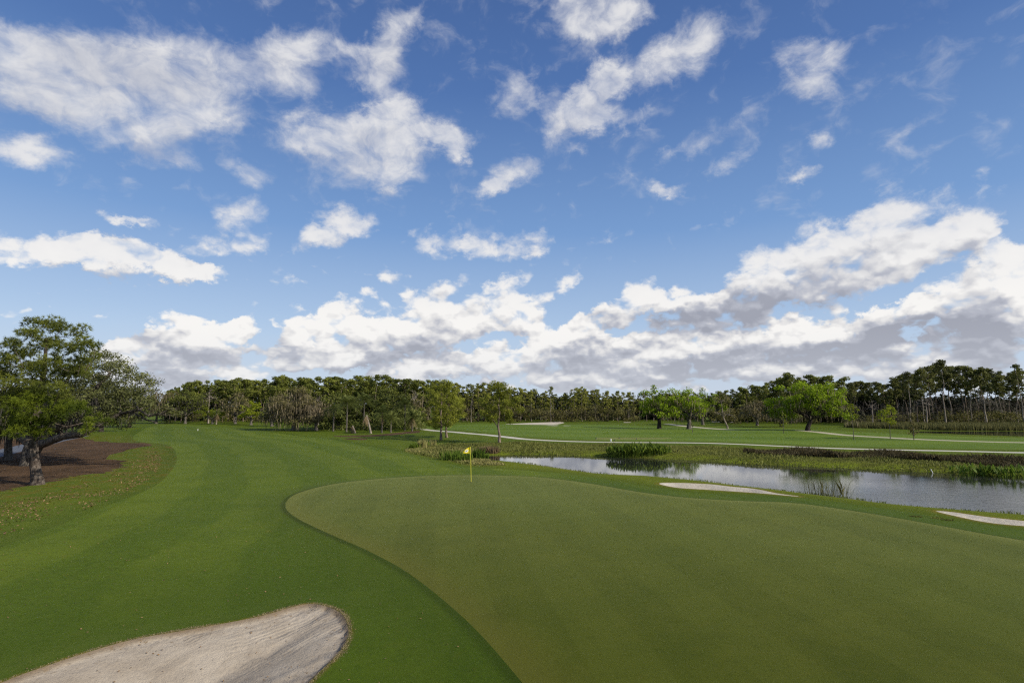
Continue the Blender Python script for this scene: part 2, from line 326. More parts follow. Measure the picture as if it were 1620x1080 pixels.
def height(pts):
    pts = np.atleast_2d(np.asarray(pts, float)); x, y = pts[:, 0], pts[:, 1]; r = np.hypot(x, y)
    far = sstep(r, 30, 90) * (1 - sstep(r, 400, 700))
    z = far * .13 * (np.sin(x * .11 + .6 * np.sin(y * .05)) * np.sin(y * .09 + 1.3) + .5 * np.sin(x * .21 + 2) * np.sin(y * .17))
    for c, s_, a in BUMPS: z = z + a * np.exp(-((pts - c) ** 2).sum(1) / (2 * s_ * s_))
    dg = sdist(green, pts); z = z * sstep(dg, 0, 6) + GZ * (1 - sstep(dg, -1.0, 2.6)) + .0
    z += (1 - sstep(dg, -9, -1)) * .05 * np.sin(x * .35 + 1) * np.sin(y * .3)
    for pd, wd, wz in ((pond, 3.2, WZ), (pond2, 5, WZ2)):
        dp = sdist(pd, pts); k = 1 - sstep(dp, -.2, wd)
        z = z * (1 - k) + (wz - .03) * k - .75 * (1 - sstep(dp, -2.5, -.2))
    db = sdist(bunker, pts); z = z - .50 * (1 - sstep(db, -3.4, -.02)) - .02 * (db < -.02) + .05 * np.exp(-(np.maximum(db, 0) / .7) ** 2) * (db > -.02)
    for b in (bunkA, bunkB): db = sdist(b, pts); z = z - .25 * (1 - sstep(db, -1.2, -.02))
    return z
# ------------------------------------------------------------------ ground sheet cut along all outlines
zones = [('water_pond', pond), ('water_pond2', pond2), ('bunker', bunker), ('bunkA', bunkA), ('bunkB', bunkB)] + [('fb%d' % i, b) for i, b in enumerate(fbk)] + \
        [('green', green), ('path1', path1), ('path2', path2), ('path3', path3), ('road', road), ('tee', tee), ('bank', bank), ('marsh', marsh), ('strA', strA), ('strB', strB), ('mulch', mulch), ('farf', farf), ('fair', fair)]
allv = []; alle = []
for nm, poly in zones:
    k = len(allv); n = len(poly)
    allv += [Vector(p_) for p_ in poly]; alle += [(k + i, k + (i + 1) % n) for i in range(n)]
radii = 3.0 * np.power(1.031, np.arange(0, 165)); radii = np.concatenate([radii[radii < 420], np.geomspace(440, 6000, 16)])
ang = np.concatenate([np.arange(-52, 52.01, .62), np.arange(58, 302, 7.5)])
gx = []
for i, r_ in enumerate(radii):
    aa = np.radians(ang + (.31 if i % 2 else 0)); gx.append(np.stack([r_ * np.sin(aa), r_ * np.cos(aa)], 1))
gx = np.concatenate(gx + [np.array([[0, 0]])])
# finer points where the surface bends
def ring(poly, offs, every=1):
    d_ = np.roll(poly, -1, 0) - np.roll(poly, 1, 0); d_ /= np.linalg.norm(d_, axis=1)[:, None] + 1e-9; n_ = np.stack([-d_[:, 1], d_[:, 0]], 1)
    return np.concatenate([(poly + n_ * o_)[::every] for o_ in offs])
extra = np.concatenate([ring(pond, (-.3, .3, -.9, .9, -1.6, 1.6, 2.4, -2.4, 3.2, -3.2)), ring(bunker, (-.12, .12, .3, -.3, .6, -.6, -1.0, 1.0, 1.5, -1.5, 2.1, -2.1)), ring(bunkA, (-.3, .3, .7, -.7)), ring(bunkB, (-.3, .3, .7, -.7)), ring(green, (.6, 1.3, 2, 2.6, -.6, -1.3, -2, -2.6, -.1, .1))])
gx = np.concatenate([gx, extra])
allv += [Vector((float(a), float(b))) for a, b in gx]
rv, re_, rf = delaunay_2d_cdt(allv, alle, [], 0, 1e-5, False)[:3]
V2 = np.array([(v.x, v.y) for v in rv]); TF = np.array([f for f in rf if len(f) == 3], dtype=np.int64)
a_, b_, c_ = V2[TF[:, 0]], V2[TF[:, 1]], V2[TF[:, 2]]
cr_ = (b_[:, 0] - a_[:, 0]) * (c_[:, 1] - a_[:, 1]) - (b_[:, 1] - a_[:, 1]) * (c_[:, 0] - a_[:, 0])
TF[cr_ < 0] = TF[cr_ < 0][:, ::-1]; TF = TF[np.abs(cr_) > 1e-9]
Z = height(V2)
V3 = np.concatenate([V2, Z[:, None]], 1)
fn = np.cross(V3[TF[:, 1]] - V3[TF[:, 0]], V3[TF[:, 2]] - V3[TF[:, 0]]); NRM = np.zeros_like(V3)
for k in range(3): np.add.at(NRM, TF[:, k], fn)
NRM /= np.linalg.norm(NRM, axis=1)[:, None] + 1e-12
CEN = V2[TF].mean(1); owner = np.full(len(TF), -1)
for zi, (nm, poly) in reversed(list(enumerate(zones))): owner[inside(poly, CEN)] = zi
# attributes used by the turf materials
leftedge = PL(smooth_loop(fair_px[:14], 8, closed=False))
nearv = np.hypot(V2[:, 0], V2[:, 1]) < 260; A_left = np.full(len(V2), 200.0); A_left[nearv] = dist_line(leftedge, V2[nearv], closed=False)
A_fair = sdist(fair, V2); A_green = sdist(green, V2); A_bunk = np.minimum(np.minimum(sdist(bunker, V2), sdist(bunkA, V2)), sdist(bunkB, V2))
A_pond = sdist(pond, V2); A_mulch = sdist(mulch, V2); A_bank = sdist(bank, V2)
A_path = np.minimum(sdist(path1, V2), sdist(road, V2))
ATT = dict(d_left=A_left, d_fair=A_fair, d_green=A_green, d_bunker=A_bunk, d_pond=A_pond, d_mulch=A_mulch, d_bank=A_bank, d_path=A_path)
def zone_mesh(name, idx, m, keep=None):
    fs = TF[np.isin(owner, idx)]
    if keep is not None: fs = fs[keep(fs)]
    u, inv = np.unique(fs, return_inverse=True)
    o = new_mesh(name, V3[u], inv.reshape(fs.shape), m, smooth=True, attrs={k: v[u] for k, v in ATT.items()}, nrm=NRM[u])
    return tag(o, kind='structure')
from mathutils.bvhtree import BVHTree
bvh = BVHTree.FromPolygons([tuple(v) for v in V3], [tuple(int(i) for i in f) for f in TF])
def at(px, py):
    d_ = Vector(tuple(ray(px, py))).normalized(); h = bvh.ray_cast(Vector((0, 0, CAM_H)), d_, 8000)
    return np.array(h[0]) if h[0] is not None else np.append(P(px, py), 0.0)
def gz(x, y):
    h = bvh.ray_cast(Vector((x, y, 50)), Vector((0, 0, -1))); return h[0].z if h[0] is not None else 0.0
def top_at(px, py, Y):
    """height of the point seen at a pixel when it stands Y metres ahead"""
    d_ = ray(px, py); t = Y / d_[1]; return CAM_H + t * d_[2]
def ahead(px, Y):
    d_ = ray(px, 660); x = d_[0] * Y / d_[1]; return np.array([x, Y, gz(x, Y)])
ZI = {nm: i for i, (nm, _) in enumerate(zones)}

def grass_col(n, pos, dark, mid, lite, grain=.5, speck=None):
    big = n.noise(pos, .07, 3, .55); med = n.noise(pos, .55, 4, .6); fine = n.noise(n.scale(pos, (1, .8, 1)), 9, 4, .7); vf = n.noise(pos, 42, 3, .7)
    f = n.math('ADD', n.math('MULTIPLY', big, .45), n.math('MULTIPLY', med, .55))
    c = n.mix(n.ramp(f, .33, .67), dark, lite)
    c = n.mix(.5, c, mid)
    g = n.math('ADD', n.math('MULTIPLY', fine, .6), n.math('MULTIPLY', vf, .4))
    k = n.ramp(g, .3, .7, 1 - grain, 1 + grain, smooth=False)
    return n.mix(1.0, c, n.add('ShaderNodeCombineColor').outputs[0] if False else _grey(n, k), 'MULTIPLY'), fine, vf, big, med
def _grey(n, k):
    cc = n.add('ShaderNodeCombineXYZ'); 
    for i in range(3): n.l.new(k, cc.inputs[i])
    return cc.outputs[0]

def turf(n, col, mul, rough, normal, sheen=.10, tint=(.80, .85, .25), srough=.30):
    """mown grass: darker looked straight down on, paler at a low angle (sheen of the leaf tips)"""
    col = n.mix(1.0, col, mul, 'MULTIPLY')
    return n.bsdf(col, rough, .05, normal, **{'Sheen Weight': sheen, 'Sheen Roughness': srough, 'Sheen Tint': (*tint, 1)})
# mown fairway
mF, n = mat('fairway_turf'); pos = n.pos()
col, fine, vf, big, med = grass_col(n, pos, (.042, .098, .012), (.058, .125, .017), (.090, .165, .026), .45)
u = n.math('ADD', n.attr('d_left'), n.math('MULTIPLY', n.math('SUBTRACT', n.noise(pos, .06, 2), .5), 4.5))
st = n.math('SINE', n.math('MULTIPLY', u, 1.15)); st = n.ramp(st, -.22, .22)
col = n.mix(n.math('MULTIPLY', st, n.ramp(n.noise(pos, .35, 3), .3, .7, .16, .42)), col, (.125, .215, .040))
u2 = n.math('SINE', n.math('MULTIPLY', u, .21)); col = n.mix(n.ramp(u2, -.2, 1, 0, .28), col, (.030, .080, .010))
col = n.mix(n.ramp(n.attr('d_bunker'), .0, .16, .8, 0), col, n.mix(n.ramp(n.noise(pos, 7, 3, .7), .4, .62), (.30, .23, .13), (.12, .13, .04)))
col = n.mix(n.ramp(n.attr('d_green'), .35, 2.2, .45, 0), col, (.034, .080, .012)); col = n.mix(n.ramp(n.attr('d_green'), .10, .34, .75, 0), col, (.014, .034, .005))
col = n.mix(n.ramp(n.noise(pos, 1.9, 5, .75), .56, .76, 0, .36), col, (.13, .14, .045)); col = n.mix(n.ramp(n.noise(pos, 3.1, 5, .75), .50, .34, 0, .40), col, (.026, .066, .008))
turf_shade = n.math('MULTIPLY', n.ramp(n.attr('d_bunker'), .6, 9, 1, 0), n.ramp(med, .25, .6, .55, 1)); col = n.mix(n.math('MULTIPLY', turf_shade, .62), col, (.026, .072, .008))  # foreground shade painted into the turf as darker green, fading out from the bunkers
bm = n.bump(n.math('ADD', fine, n.math('MULTIPLY', vf, .5)), .40, .04)
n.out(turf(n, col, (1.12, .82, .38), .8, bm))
# far fairway, smoother, bands lie across the view
mFF, n = mat('far_fairway_turf'); pos = n.pos()
col, fine, vf, big, med = grass_col(n, n.scale(pos, (.45, 1, 1)), (.045, .10, .016), (.062, .125, .022), (.095, .165, .035), .25)
sp = n.add('ShaderNodeSeparateXYZ'); n.l.new(pos, sp.inputs[0])
st = n.math('SINE', n.math('ADD', n.math('MULTIPLY', sp.outputs[1], .42), n.math('ADD', n.math('MULTIPLY', sp.outputs[0], .05), n.math('MULTIPLY', n.noise(pos, .03, 2), 6))))
col = n.mix(n.ramp(st, -.6, .6, 0, .35), col, (.115, .19, .042))
n.out(turf(n, col, (1.16, .98, .47), .8, n.bump(fine, .2, .05)))
# putting green
mG, n = mat('green_turf'); pos = n.pos()
big = n.noise(pos, .16, 3, .55); med = n.noise(n.scale(pos, (1.6, .7, 1)), .9, 4, .6); fine = n.noise(pos, 16, 3, .7); vf = n.noise(pos, 70, 2, .6)
col = n.mix(n.ramp(n.math('ADD', n.math('MULTIPLY', big, .6), n.math('MULTIPLY', med, .4)), .34, .66), (.088, .118, .024), (.128, .157, .038))
sp = n.add('ShaderNodeSeparateXYZ'); n.l.new(pos, sp.inputs[0])
st = n.math('SINE', n.math('ADD', n.math('MULTIPLY', sp.outputs[0], 2.3), n.math('MULTIPLY', sp.outputs[1], .30)))
col = n.mix(n.ramp(st, -.15, .15, 0, .30), col, (.155, .19, .055))
st2 = n.math('SINE', n.math('ADD', n.math('MULTIPLY', sp.outputs[0], -1.2), n.math('MULTIPLY', sp.outputs[1], 2.1)))
col = n.mix(n.ramp(st2, -.4, .4, 0, .14), col, (.07, .105, .02))
mt = n.noise(n.scale(pos, (1, 1.5, 1)), 2.6, 5, .7); col = n.mix(n.ramp(mt, .52, .72, 0, .40), col, (.155, .165, .055)); col = n.mix(n.ramp(mt, .46, .30, 0, .35), col, (.06, .085, .018))
drift = n.noise(n.scale(pos, (1, .6, 1)), .09, 2, .5); col = n.mix(n.ramp(drift, .40, .62, 0, .35), col, (.105, .150, .030)); scuff = n.ramp(n.noise(n.scale(pos, (.7, 2.2, 1)), 1.6, 6, .75), .63, .78, 0, .5); col = n.mix(scuff, col, (.15, .125, .06))
spot = n.ramp(n.noise(n.scale(pos, (.8, 1.6, 1)), .75, 5, .7), .60, .74, 0, .35); col = n.mix(spot, col, (.06, .085, .02))
col = n.mix(1.0, col, _grey(n, n.ramp(n.math('ADD', n.math('MULTIPLY', fine, .6), n.math('MULTIPLY', vf, .4)), .3, .7, .90, 1.10, False)), 'MULTIPLY')
col = n.mix(n.ramp(n.attr('d_green'), -1.3, -.05, 0, .42), col, (.20, .20, .075))
n.out(turf(n, col, (.57, .535, .235), .8, n.bump(n.math('ADD', fine, vf), .22, .02), .46, (.88, .90, .30), .22))
# rough
mR, n = mat('rough_turf'); pos = n.pos()
col, fine, vf, big, med = grass_col(n, pos, (.030, .068, .009), (.055, .105, .014), (.09, .14, .022), .45)
nearp = n.ramp(n.attr('d_pond'), 2, 16, 1, 0); col = n.mix(n.math('MULTIPLY', nearp, .55), col, (.115, .16, .018))
col = n.mix(n.ramp(n.attr('d_fair'), 0, 2.4, .45, 0), col, (.022, .060, .009))
lit = n.math('MULTIPLY', n.ramp(n.attr('d_mulch'), 1, 11, 1, 0), n.ramp(n.noise(pos, 1.1, 6, .75), .45, .66)); col = n.mix(n.math('MULTIPLY', lit, .75), col, (.11, .065, .028))
col = n.mix(n.ramp(n.attr('d_pond'), .15, .9, .85, 0), col, (.30, .26, .17))
col = n.mix(n.math('MULTIPLY', n.ramp(n.attr('d_bunker'), 0, .5, .75, 0), n.ramp(n.noise(pos, 5, 3, .7), .35, .6)), col, (.17, .13, .065))
n.out(turf(n, col, (1.18, .95, .36), .85, n.bump(n.math('ADD', fine, n.math('MULTIPLY', med, 1.5)), .7, .08), .07))
# pond bank: weedy, brownish with bright patches
mB, n = mat('bank_turf'); pos = n.pos()
col, fine, vf, big, med = grass_col(n, n.scale(pos, (.5, 1, 1)), (.045, .052, .016), (.085, .085, .028), (.135, .125, .045), .5)
col = n.mix(n.math('MULTIPLY', n.ramp(n.attr('d_pond'), .6, 4.0, 1, 0), n.ramp(med, .35, .6)), col, (.13, .155, .02))
col = n.mix(n.ramp(n.attr('d_pond'), .15, .55, .8, 0), col, (.05, .045, .02))
n.out(turf(n, col, (1.2, 1.3, .55), .9, n.bump(n.math('ADD', fine, med), 1.0, .25), .10))
# pine straw / bare earth
mM, n = mat('pine_straw'); pos = n.pos()
a = n.noise(pos, .35, 4, .6); b = n.noise(n.scale(pos, (1, 1.8, 1)), 5, 5, .75)
col = n.mix(n.ramp(a, .35, .65), (.042, .027, .015), (.098, .060, .033)); col = n.mix(n.ramp(b, .4, .7, 0, .6), col, (.16, .10, .060))
col = n.mix(n.ramp(n.noise(pos, .8, 5, .7), .62, .75, 0, .5), col, (.05, .065, .018))
n.out(n.bsdf(col, .95, .05, n.bump(b, .9, .08)))
# sand
def sand_mat(name, c1, c2, rake=True):
    m, n = mat(name); pos = n.pos(); a = n.noise(pos, .9, 5, .65); b = n.noise(pos, 24, 4, .75); g = n.noise(pos, 110, 2, .6)
    col = n.mix(n.ramp(a, .33, .68), c1, c2)
    h = n.math('ADD', n.math('MULTIPLY', b, .5), n.math('MULTIPLY', n.noise(pos, 4.5, 4, .6), 1.0))
    if rake:
        u = n.math('ADD', n.attr('d_bunker'), n.math('MULTIPLY', n.noise(pos, 1.2, 3), .35))
        sp = n.add('ShaderNodeSeparateXYZ'); n.l.new(pos, sp.inputs[0])
        v = n.math('ADD', n.math('MULTIPLY', sp.outputs[0], 9.5), n.math('ADD', n.math('MULTIPLY', sp.outputs[1], -6.0), n.math('MULTIPLY', n.noise(pos, .7, 3), 9)))
        rk = n.math('MULTIPLY', n.math('SINE', v), n.math('MULTIPLY', n.ramp(sp.outputs[0], -7.5, -4.0), n.ramp(n.noise(pos, .8, 2), .35, .6)))
        h = n.math('ADD', h, n.math('MULTIPLY', rk, .45))
        rk2 = n.math('MULTIPLY', n.math('SINE', n.math('MULTIPLY', v, 4.1)), n.ramp(n.noise(pos, .5, 2), .5, .62)); h = n.math('ADD', h, n.math('MULTIPLY', rk2, .10))
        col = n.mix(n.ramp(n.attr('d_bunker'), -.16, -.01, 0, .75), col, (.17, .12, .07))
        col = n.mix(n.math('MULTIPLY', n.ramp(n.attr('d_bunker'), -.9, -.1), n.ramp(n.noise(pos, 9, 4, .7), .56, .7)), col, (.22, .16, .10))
    col = n.mix(n.ramp(g, .3, .7, 0, .22), col, (.30, .25, .20))
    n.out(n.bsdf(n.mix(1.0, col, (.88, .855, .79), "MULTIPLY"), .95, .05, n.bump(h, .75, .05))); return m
mS = sand_mat('bunker_sand', (.40, .345, .285), (.53, .47, .40)); mS2 = sand_mat('pale_sand', (.55, .505, .43), (.68, .63, .555), False)
# paths
def path_mat(name, c1, c2):
    m, n = mat(name); pos = n.pos(); a = n.noise(pos, .8, 4, .6); b = n.noise(pos, 14, 3, .7)
    n.out(n.bsdf(n.mix(b, n.mix(a, c1, c2), c1), .9, .1, n.bump(b, .3, .02))); return m
mP = path_mat('cart_path_concrete', (.50, .47, .39), (.62, .585, .50)); mP2 = path_mat('asphalt_path', (.10, .11, .13), (.16, .17, .19)); mP3 = path_mat('sandy_path', (.40, .36, .26), (.52, .47, .34))
# water
mW, n = mat('pond_water'); pos = n.pos()
rip = n.noise(n.scale(pos, (1, 2.0, 1)), 2.2, 4, .6); rip2 = n.noise(n.scale(pos, (1, 1.6, 1)), 7, 3, .6)
sp = n.add('ShaderNodeSeparateXYZ'); n.l.new(pos, sp.inputs[0])
rough_zone = n.math('MULTIPLY', n.math('MULTIPLY', n.ramp(sp.outputs[0], 6, 24), n.ramp(sp.outputs[1], 46, 30)), n.ramp(n.noise(pos, .14, 2), .3, .7, .5, 1.3))
hh = n.math('MULTIPLY', n.math('ADD', rip, n.math('MULTIPLY', rip2, .6)), n.math('MULTIPLY_ADD', rough_zone, 1.2, .06))
n.out(n.bsdf((.022, .024, .020), .03, .5, n.bump(hh, .15, .055), IOR=1.33))

zone_mesh('ground', [-1], mR)
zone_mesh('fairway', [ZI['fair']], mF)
zone_mesh('putting_green', [ZI['green']], mG)
zone_mesh('far_fairway', [ZI['farf']], mFF)
zone_mesh('tee_box', [ZI['tee']], mG)
zone_mesh('pond_bank', [ZI['bank'], ZI['water_pond']], mB, keep=lambda fs: A_pond[fs].min(1) > -1.4)
zone_mesh('far_pond_bank', [ZI['marsh'], ZI['water_pond2']], mB)
zone_mesh('pine_straw', [ZI['mulch'], ZI['strA'], ZI['strB']], mM)
zone_mesh('sand_bunker', [ZI['bunker']], mS)
zone_mesh('pondside_bunker', [ZI['bunkA']], mS2)
zone_mesh('corner_bunker', [ZI['bunkB']], mS2)
zone_mesh('far_bunkers', [ZI['fb%d' % i] for i in range(len(fbk))], mS2)
zone_mesh('cart_path', [ZI['path1']], mP)
zone_mesh('sandy_path', [ZI['path2'], ZI['path3']], mP3)
zone_mesh('asphalt_path', [ZI['road']], mP2)
def water_sheet(name, poly, grow, wz):
    d_ = np.roll(poly, -1, 0) - np.roll(poly, 1, 0); d_ /= np.linalg.norm(d_, axis=1)[:, None] + 1e-9; n_ = np.stack([-d_[:, 1], d_[:, 0]], 1)
    if not inside(poly, (poly + n_ * -.05)).mean() > .5: n_ = -n_
    pp = poly + n_ * grow; pp = [Vector(p_) for p_ in pp]; k = len(pp)
    v_, e_, f_ = delaunay_2d_cdt(pp, [(i, (i + 1) % k) for i in range(k)], [], 1, 1e-5, False)[:3]
    v_ = np.array([(a.x, a.y, wz) for a in v_]); f_ = np.array([f for f in f_ if len(f) == 3]); 
    a, b, c = v_[f_[:, 0]], v_[f_[:, 1]], v_[f_[:, 2]]; s_ = np.cross(b - a, c - a)[:, 2]; f_[s_ < 0] = f_[s_ < 0][:, ::-1]
    return tag(new_mesh(name, v_, f_, mW), kind='structure')
water_sheet('pond_water', pond, .5, WZ); water_sheet('far_pond_water', pond2, .6, WZ2)

# ------------------------------------------------------------------ plant materials
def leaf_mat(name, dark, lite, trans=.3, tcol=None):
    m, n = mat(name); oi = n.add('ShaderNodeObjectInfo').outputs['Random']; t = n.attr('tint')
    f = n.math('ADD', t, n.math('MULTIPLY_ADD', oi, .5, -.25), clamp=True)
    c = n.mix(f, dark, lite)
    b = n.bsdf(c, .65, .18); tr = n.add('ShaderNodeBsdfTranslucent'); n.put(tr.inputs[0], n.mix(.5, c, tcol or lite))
    mx = n.add('ShaderNodeMixShader'); mx.inputs[0].default_value = trans; n.l.new(b, mx.inputs[1]); n.l.new(tr.outputs[0], mx.inputs[2])
    n.out(mx.outputs[0]); return m
def bark_mat(name, c1, c2, sc_=3.0, blotch=None):
    m, n = mat(name); tcx = n.add('ShaderNodeTexCoord').outputs['Object']
    a = n.noise(n.scale(tcx, (1, 1, .35)), sc_ * 2.2, 4, .7); b = n.noise(tcx, sc_ * .6, 3, .6)
    c = n.mix(n.ramp(a, .35, .65), c1, c2)
    if blotch: c = n.mix(n.ramp(b, .5, .65, 0, .8), c, blotch)
    n.out(n.bsdf(c, .95, .05, n.bump(a, .9, .06))); return m
mPine = leaf_mat('pine_needles', (.046, .060, .010), (.235, .255, .046))
mPineNear = leaf_mat('bright_pine_needles', (.042, .066, .007), (.175, .215, .016))
mPineMid = leaf_mat('young_pine_needles', (.090, .105, .014), (.300, .300, .055))
mPineR = leaf_mat('dark_pine_needles', (.036, .043, .011), (.175, .182, .044))
mOak = leaf_mat('fresh_oak_leaves', (.085, .135, .006), (.310, .420, .020), .42)
mCourse = leaf_mat('sunlit_pine_needles', (.085, .105, .010), (.320, .335, .045), .38)
mOakDull = leaf_mat('dull_oak_leaves', (.070, .066, .020), (.230, .200, .080))
mOakGreen = leaf_mat('green_oak_leaves', (.040, .052, .010), (.150, .165, .032))
mOakYel = leaf_mat('yellow_green_leaves', (.105, .130, .008), (.300, .340, .022), .42)
mMoss = leaf_mat('grey_moss', (.10, .085, .050), (.27, .22, .14), .2)
mMossDark = leaf_mat('shaded_moss', (.030, .027, .024), (.085, .078, .068), .2)
mPalm = leaf_mat('palm_leaves', (.040, .060, .013), (.185, .205, .050))
mPalmDry = leaf_mat('dry_palm_leaves', (.12, .085, .045), (.30, .22, .12), .2)
mShrub = leaf_mat('undergrowth_leaves', (.045, .045, .012), (.185, .170, .048))
mWood = leaf_mat('wood_shade_leaves', (.016, .021, .008), (.055, .062, .022), .1)  # leaf colour darkened to carry the shade inside the wood
mReed = leaf_mat('reed_leaves', (.045, .085, .010), (.16, .24, .03), .4)
mArrow = leaf_mat('arrowhead_leaves', (.040, .078, .008), (.27, .35, .045), .42)
mDry = leaf_mat('dry_grass', (.18, .16, .05), (.46, .42, .16), .3)
mBankG = leaf_mat('bank_grass_blades', (.070, .080, .018), (.21, .22, .055), .3)
mHeath = leaf_mat('brown_bank_weeds', (.045, .036, .018), (.15, .125, .055), .2)
mMarsh = leaf_mat('marsh_grass_blades', (.06, .065, .020), (.18, .17, .06), .3)
mLitter = leaf_mat('leaf_litter', (.11, .065, .028), (.32, .20, .10), .0)
mFringe = leaf_mat('bunker_fringe', (.17, .14, .06), (.50, .40, .25), .4)
mBark = bark_mat('pine_bark', (.10, .075, .058), (.24, .19, .15)); mBarkPale = bark_mat('pale_bark', (.15, .125, .10), (.30, .26, .215))
mBarkNear = bark_mat('flaky_pine_bark', (.042, .031, .025), (.16, .132, .108), 4.5, (.04, .032, .027)); mBarkDark = bark_mat('dark_oak_bark', (.018, .015, .013), (.055, .047, .040))
mBarkGrey = bark_mat('grey_oak_bark', (.06, .052, .044), (.15, .135, .115))

# ------------------------------------------------------------------ plant builders
def unit(v): return v / (np.linalg.norm(v, axis=-1, keepdims=True) + 1e-9)
def quads(pos, t, b, l, w_):
    l = np.asarray(l).reshape(-1, 1) * .5; w_ = np.asarray(w_).reshape(-1, 1) * .5
    V = np.stack([pos + t * l, pos + b * w_, pos - t * l, pos - b * w_], 1).reshape(-1, 3)
    return V, np.arange(len(V)).reshape(-1, 4)
def leaf_cloud(cl, dens_, l, w_, g, up=.35, shell=2.4):
    """cl rows: x y z rx rz ; many leaf-sized faces in each clump"""
    cl = np.asarray(cl, float); n_ = np.maximum(6, (dens_ * cl[:, 3] ** 2 * (.4 + cl[:, 4] / cl[:, 3] * .6))).astype(int)
    i = np.repeat(np.arange(len(cl)), n_); m = len(i)
    u = unit(g.normal(size=(m, 3))); rr = g.random(m) ** (1 / shell)
    pos = cl[i, :3] + u * rr[:, None] * np.stack([cl[i, 3], cl[i, 3], cl[i, 4]], 1)
    nn = unit(u * .7 + g.normal(size=(m, 3)) * .6 + np.array([0, 0, up])); t = unit(np.cross(nn, g.normal(size=(m, 3)))); b = np.cross(nn, t)
    s_ = g.uniform(.65, 1.3, m); V, F = quads(pos, t, b, l * s_, w_ * s_)
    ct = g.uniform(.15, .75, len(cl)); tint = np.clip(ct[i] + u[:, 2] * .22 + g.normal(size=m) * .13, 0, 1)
    return V, F, np.repeat(tint, 4)
def needle_cloud(cl, tufts, per, l, w_, g):
    cl = np.asarray(cl, float); n_ = np.maximum(4, (tufts * cl[:, 3] ** 2)).astype(int); i = np.repeat(np.arange(len(cl)), n_); m = len(i)
    u = unit(g.normal(size=(m, 3))); rr = g.random(m) ** (1 / 2.0)
    pos = cl[i, :3] + u * rr[:, None] * np.stack([cl[i, 3], cl[i, 3], cl[i, 4]], 1); ax = unit(u * .8 + np.array([0, 0, .75]))
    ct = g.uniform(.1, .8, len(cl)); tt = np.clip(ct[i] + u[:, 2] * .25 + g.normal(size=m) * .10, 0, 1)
    j = np.repeat(np.arange(m), per); k = len(j); dr = unit(ax[j] * .75 + g.normal(size=(k, 3)) * .62); side = unit(np.cross(dr, g.normal(size=(k, 3))))
    L = l * g.uniform(.7, 1.2, (k, 1)); V = np.stack([pos[j] + side * w_ / 2, pos[j] - side * w_ / 2, pos[j] + dr * L - np.array([0, 0, .05])], 1).reshape(-1, 3)
    return V, np.arange(len(V)).reshape(-1, 3), np.repeat(tt[j], 3)
def moss_cloud(pts, n_per, lmin, lmax, w_, g, spread=.5):
    pts = np.asarray(pts, float); i = np.repeat(np.arange(len(pts)), n_per); m = len(i)
    p0 = pts[i] + g.normal(size=(m, 3)) * np.array([spread, spread, spread * .4]); a = g.random(m) * 6.283; t = np.stack([np.cos(a), np.sin(a), np.zeros(m)], 1) * w_ * g.uniform(.5, 1.4, (m, 1))
    L = g.uniform(lmin, lmax, (m, 1)); dn = np.concatenate([g.normal(size=(m, 2)) * .10 * L, -L], 1)
    V = np.stack([p0 - t * .5, p0 + t * .5, p0 + dn * .6 + t * .45, p0 + dn, p0 + dn * .6 - t * .45], 1).reshape(-1, 3)
    return V, np.arange(len(V)).reshape(-1, 5), np.repeat(np.clip(g.normal(.5, .25, m), 0, 1), 5)
def blades(pts, h, w_, g, lean=.35, zsink=.03):
    """upright grass blades, three-sided; pts (n,3), h (n,)"""
    n_ = len(pts); a = g.random(n_) * 6.283; t = np.stack([np.cos(a), np.sin(a), np.zeros(n_)], 1) * (w_ * g.uniform(.7, 1.3, n_))[:, None] / 2
    ln = g.normal(size=(n_, 2)) * lean * h[:, None]; tip = pts + np.concatenate([ln, h[:, None]], 1); base = pts - np.array([0, 0, zsink])
    mid = pts + np.concatenate([ln * .35, h[:, None] * .6], 1)
    V = np.stack([base - t, base + t, mid + t * .8, tip, mid - t * .8], 1).reshape(-1, 3)
    return V, np.arange(len(V)).reshape(-1, 5)
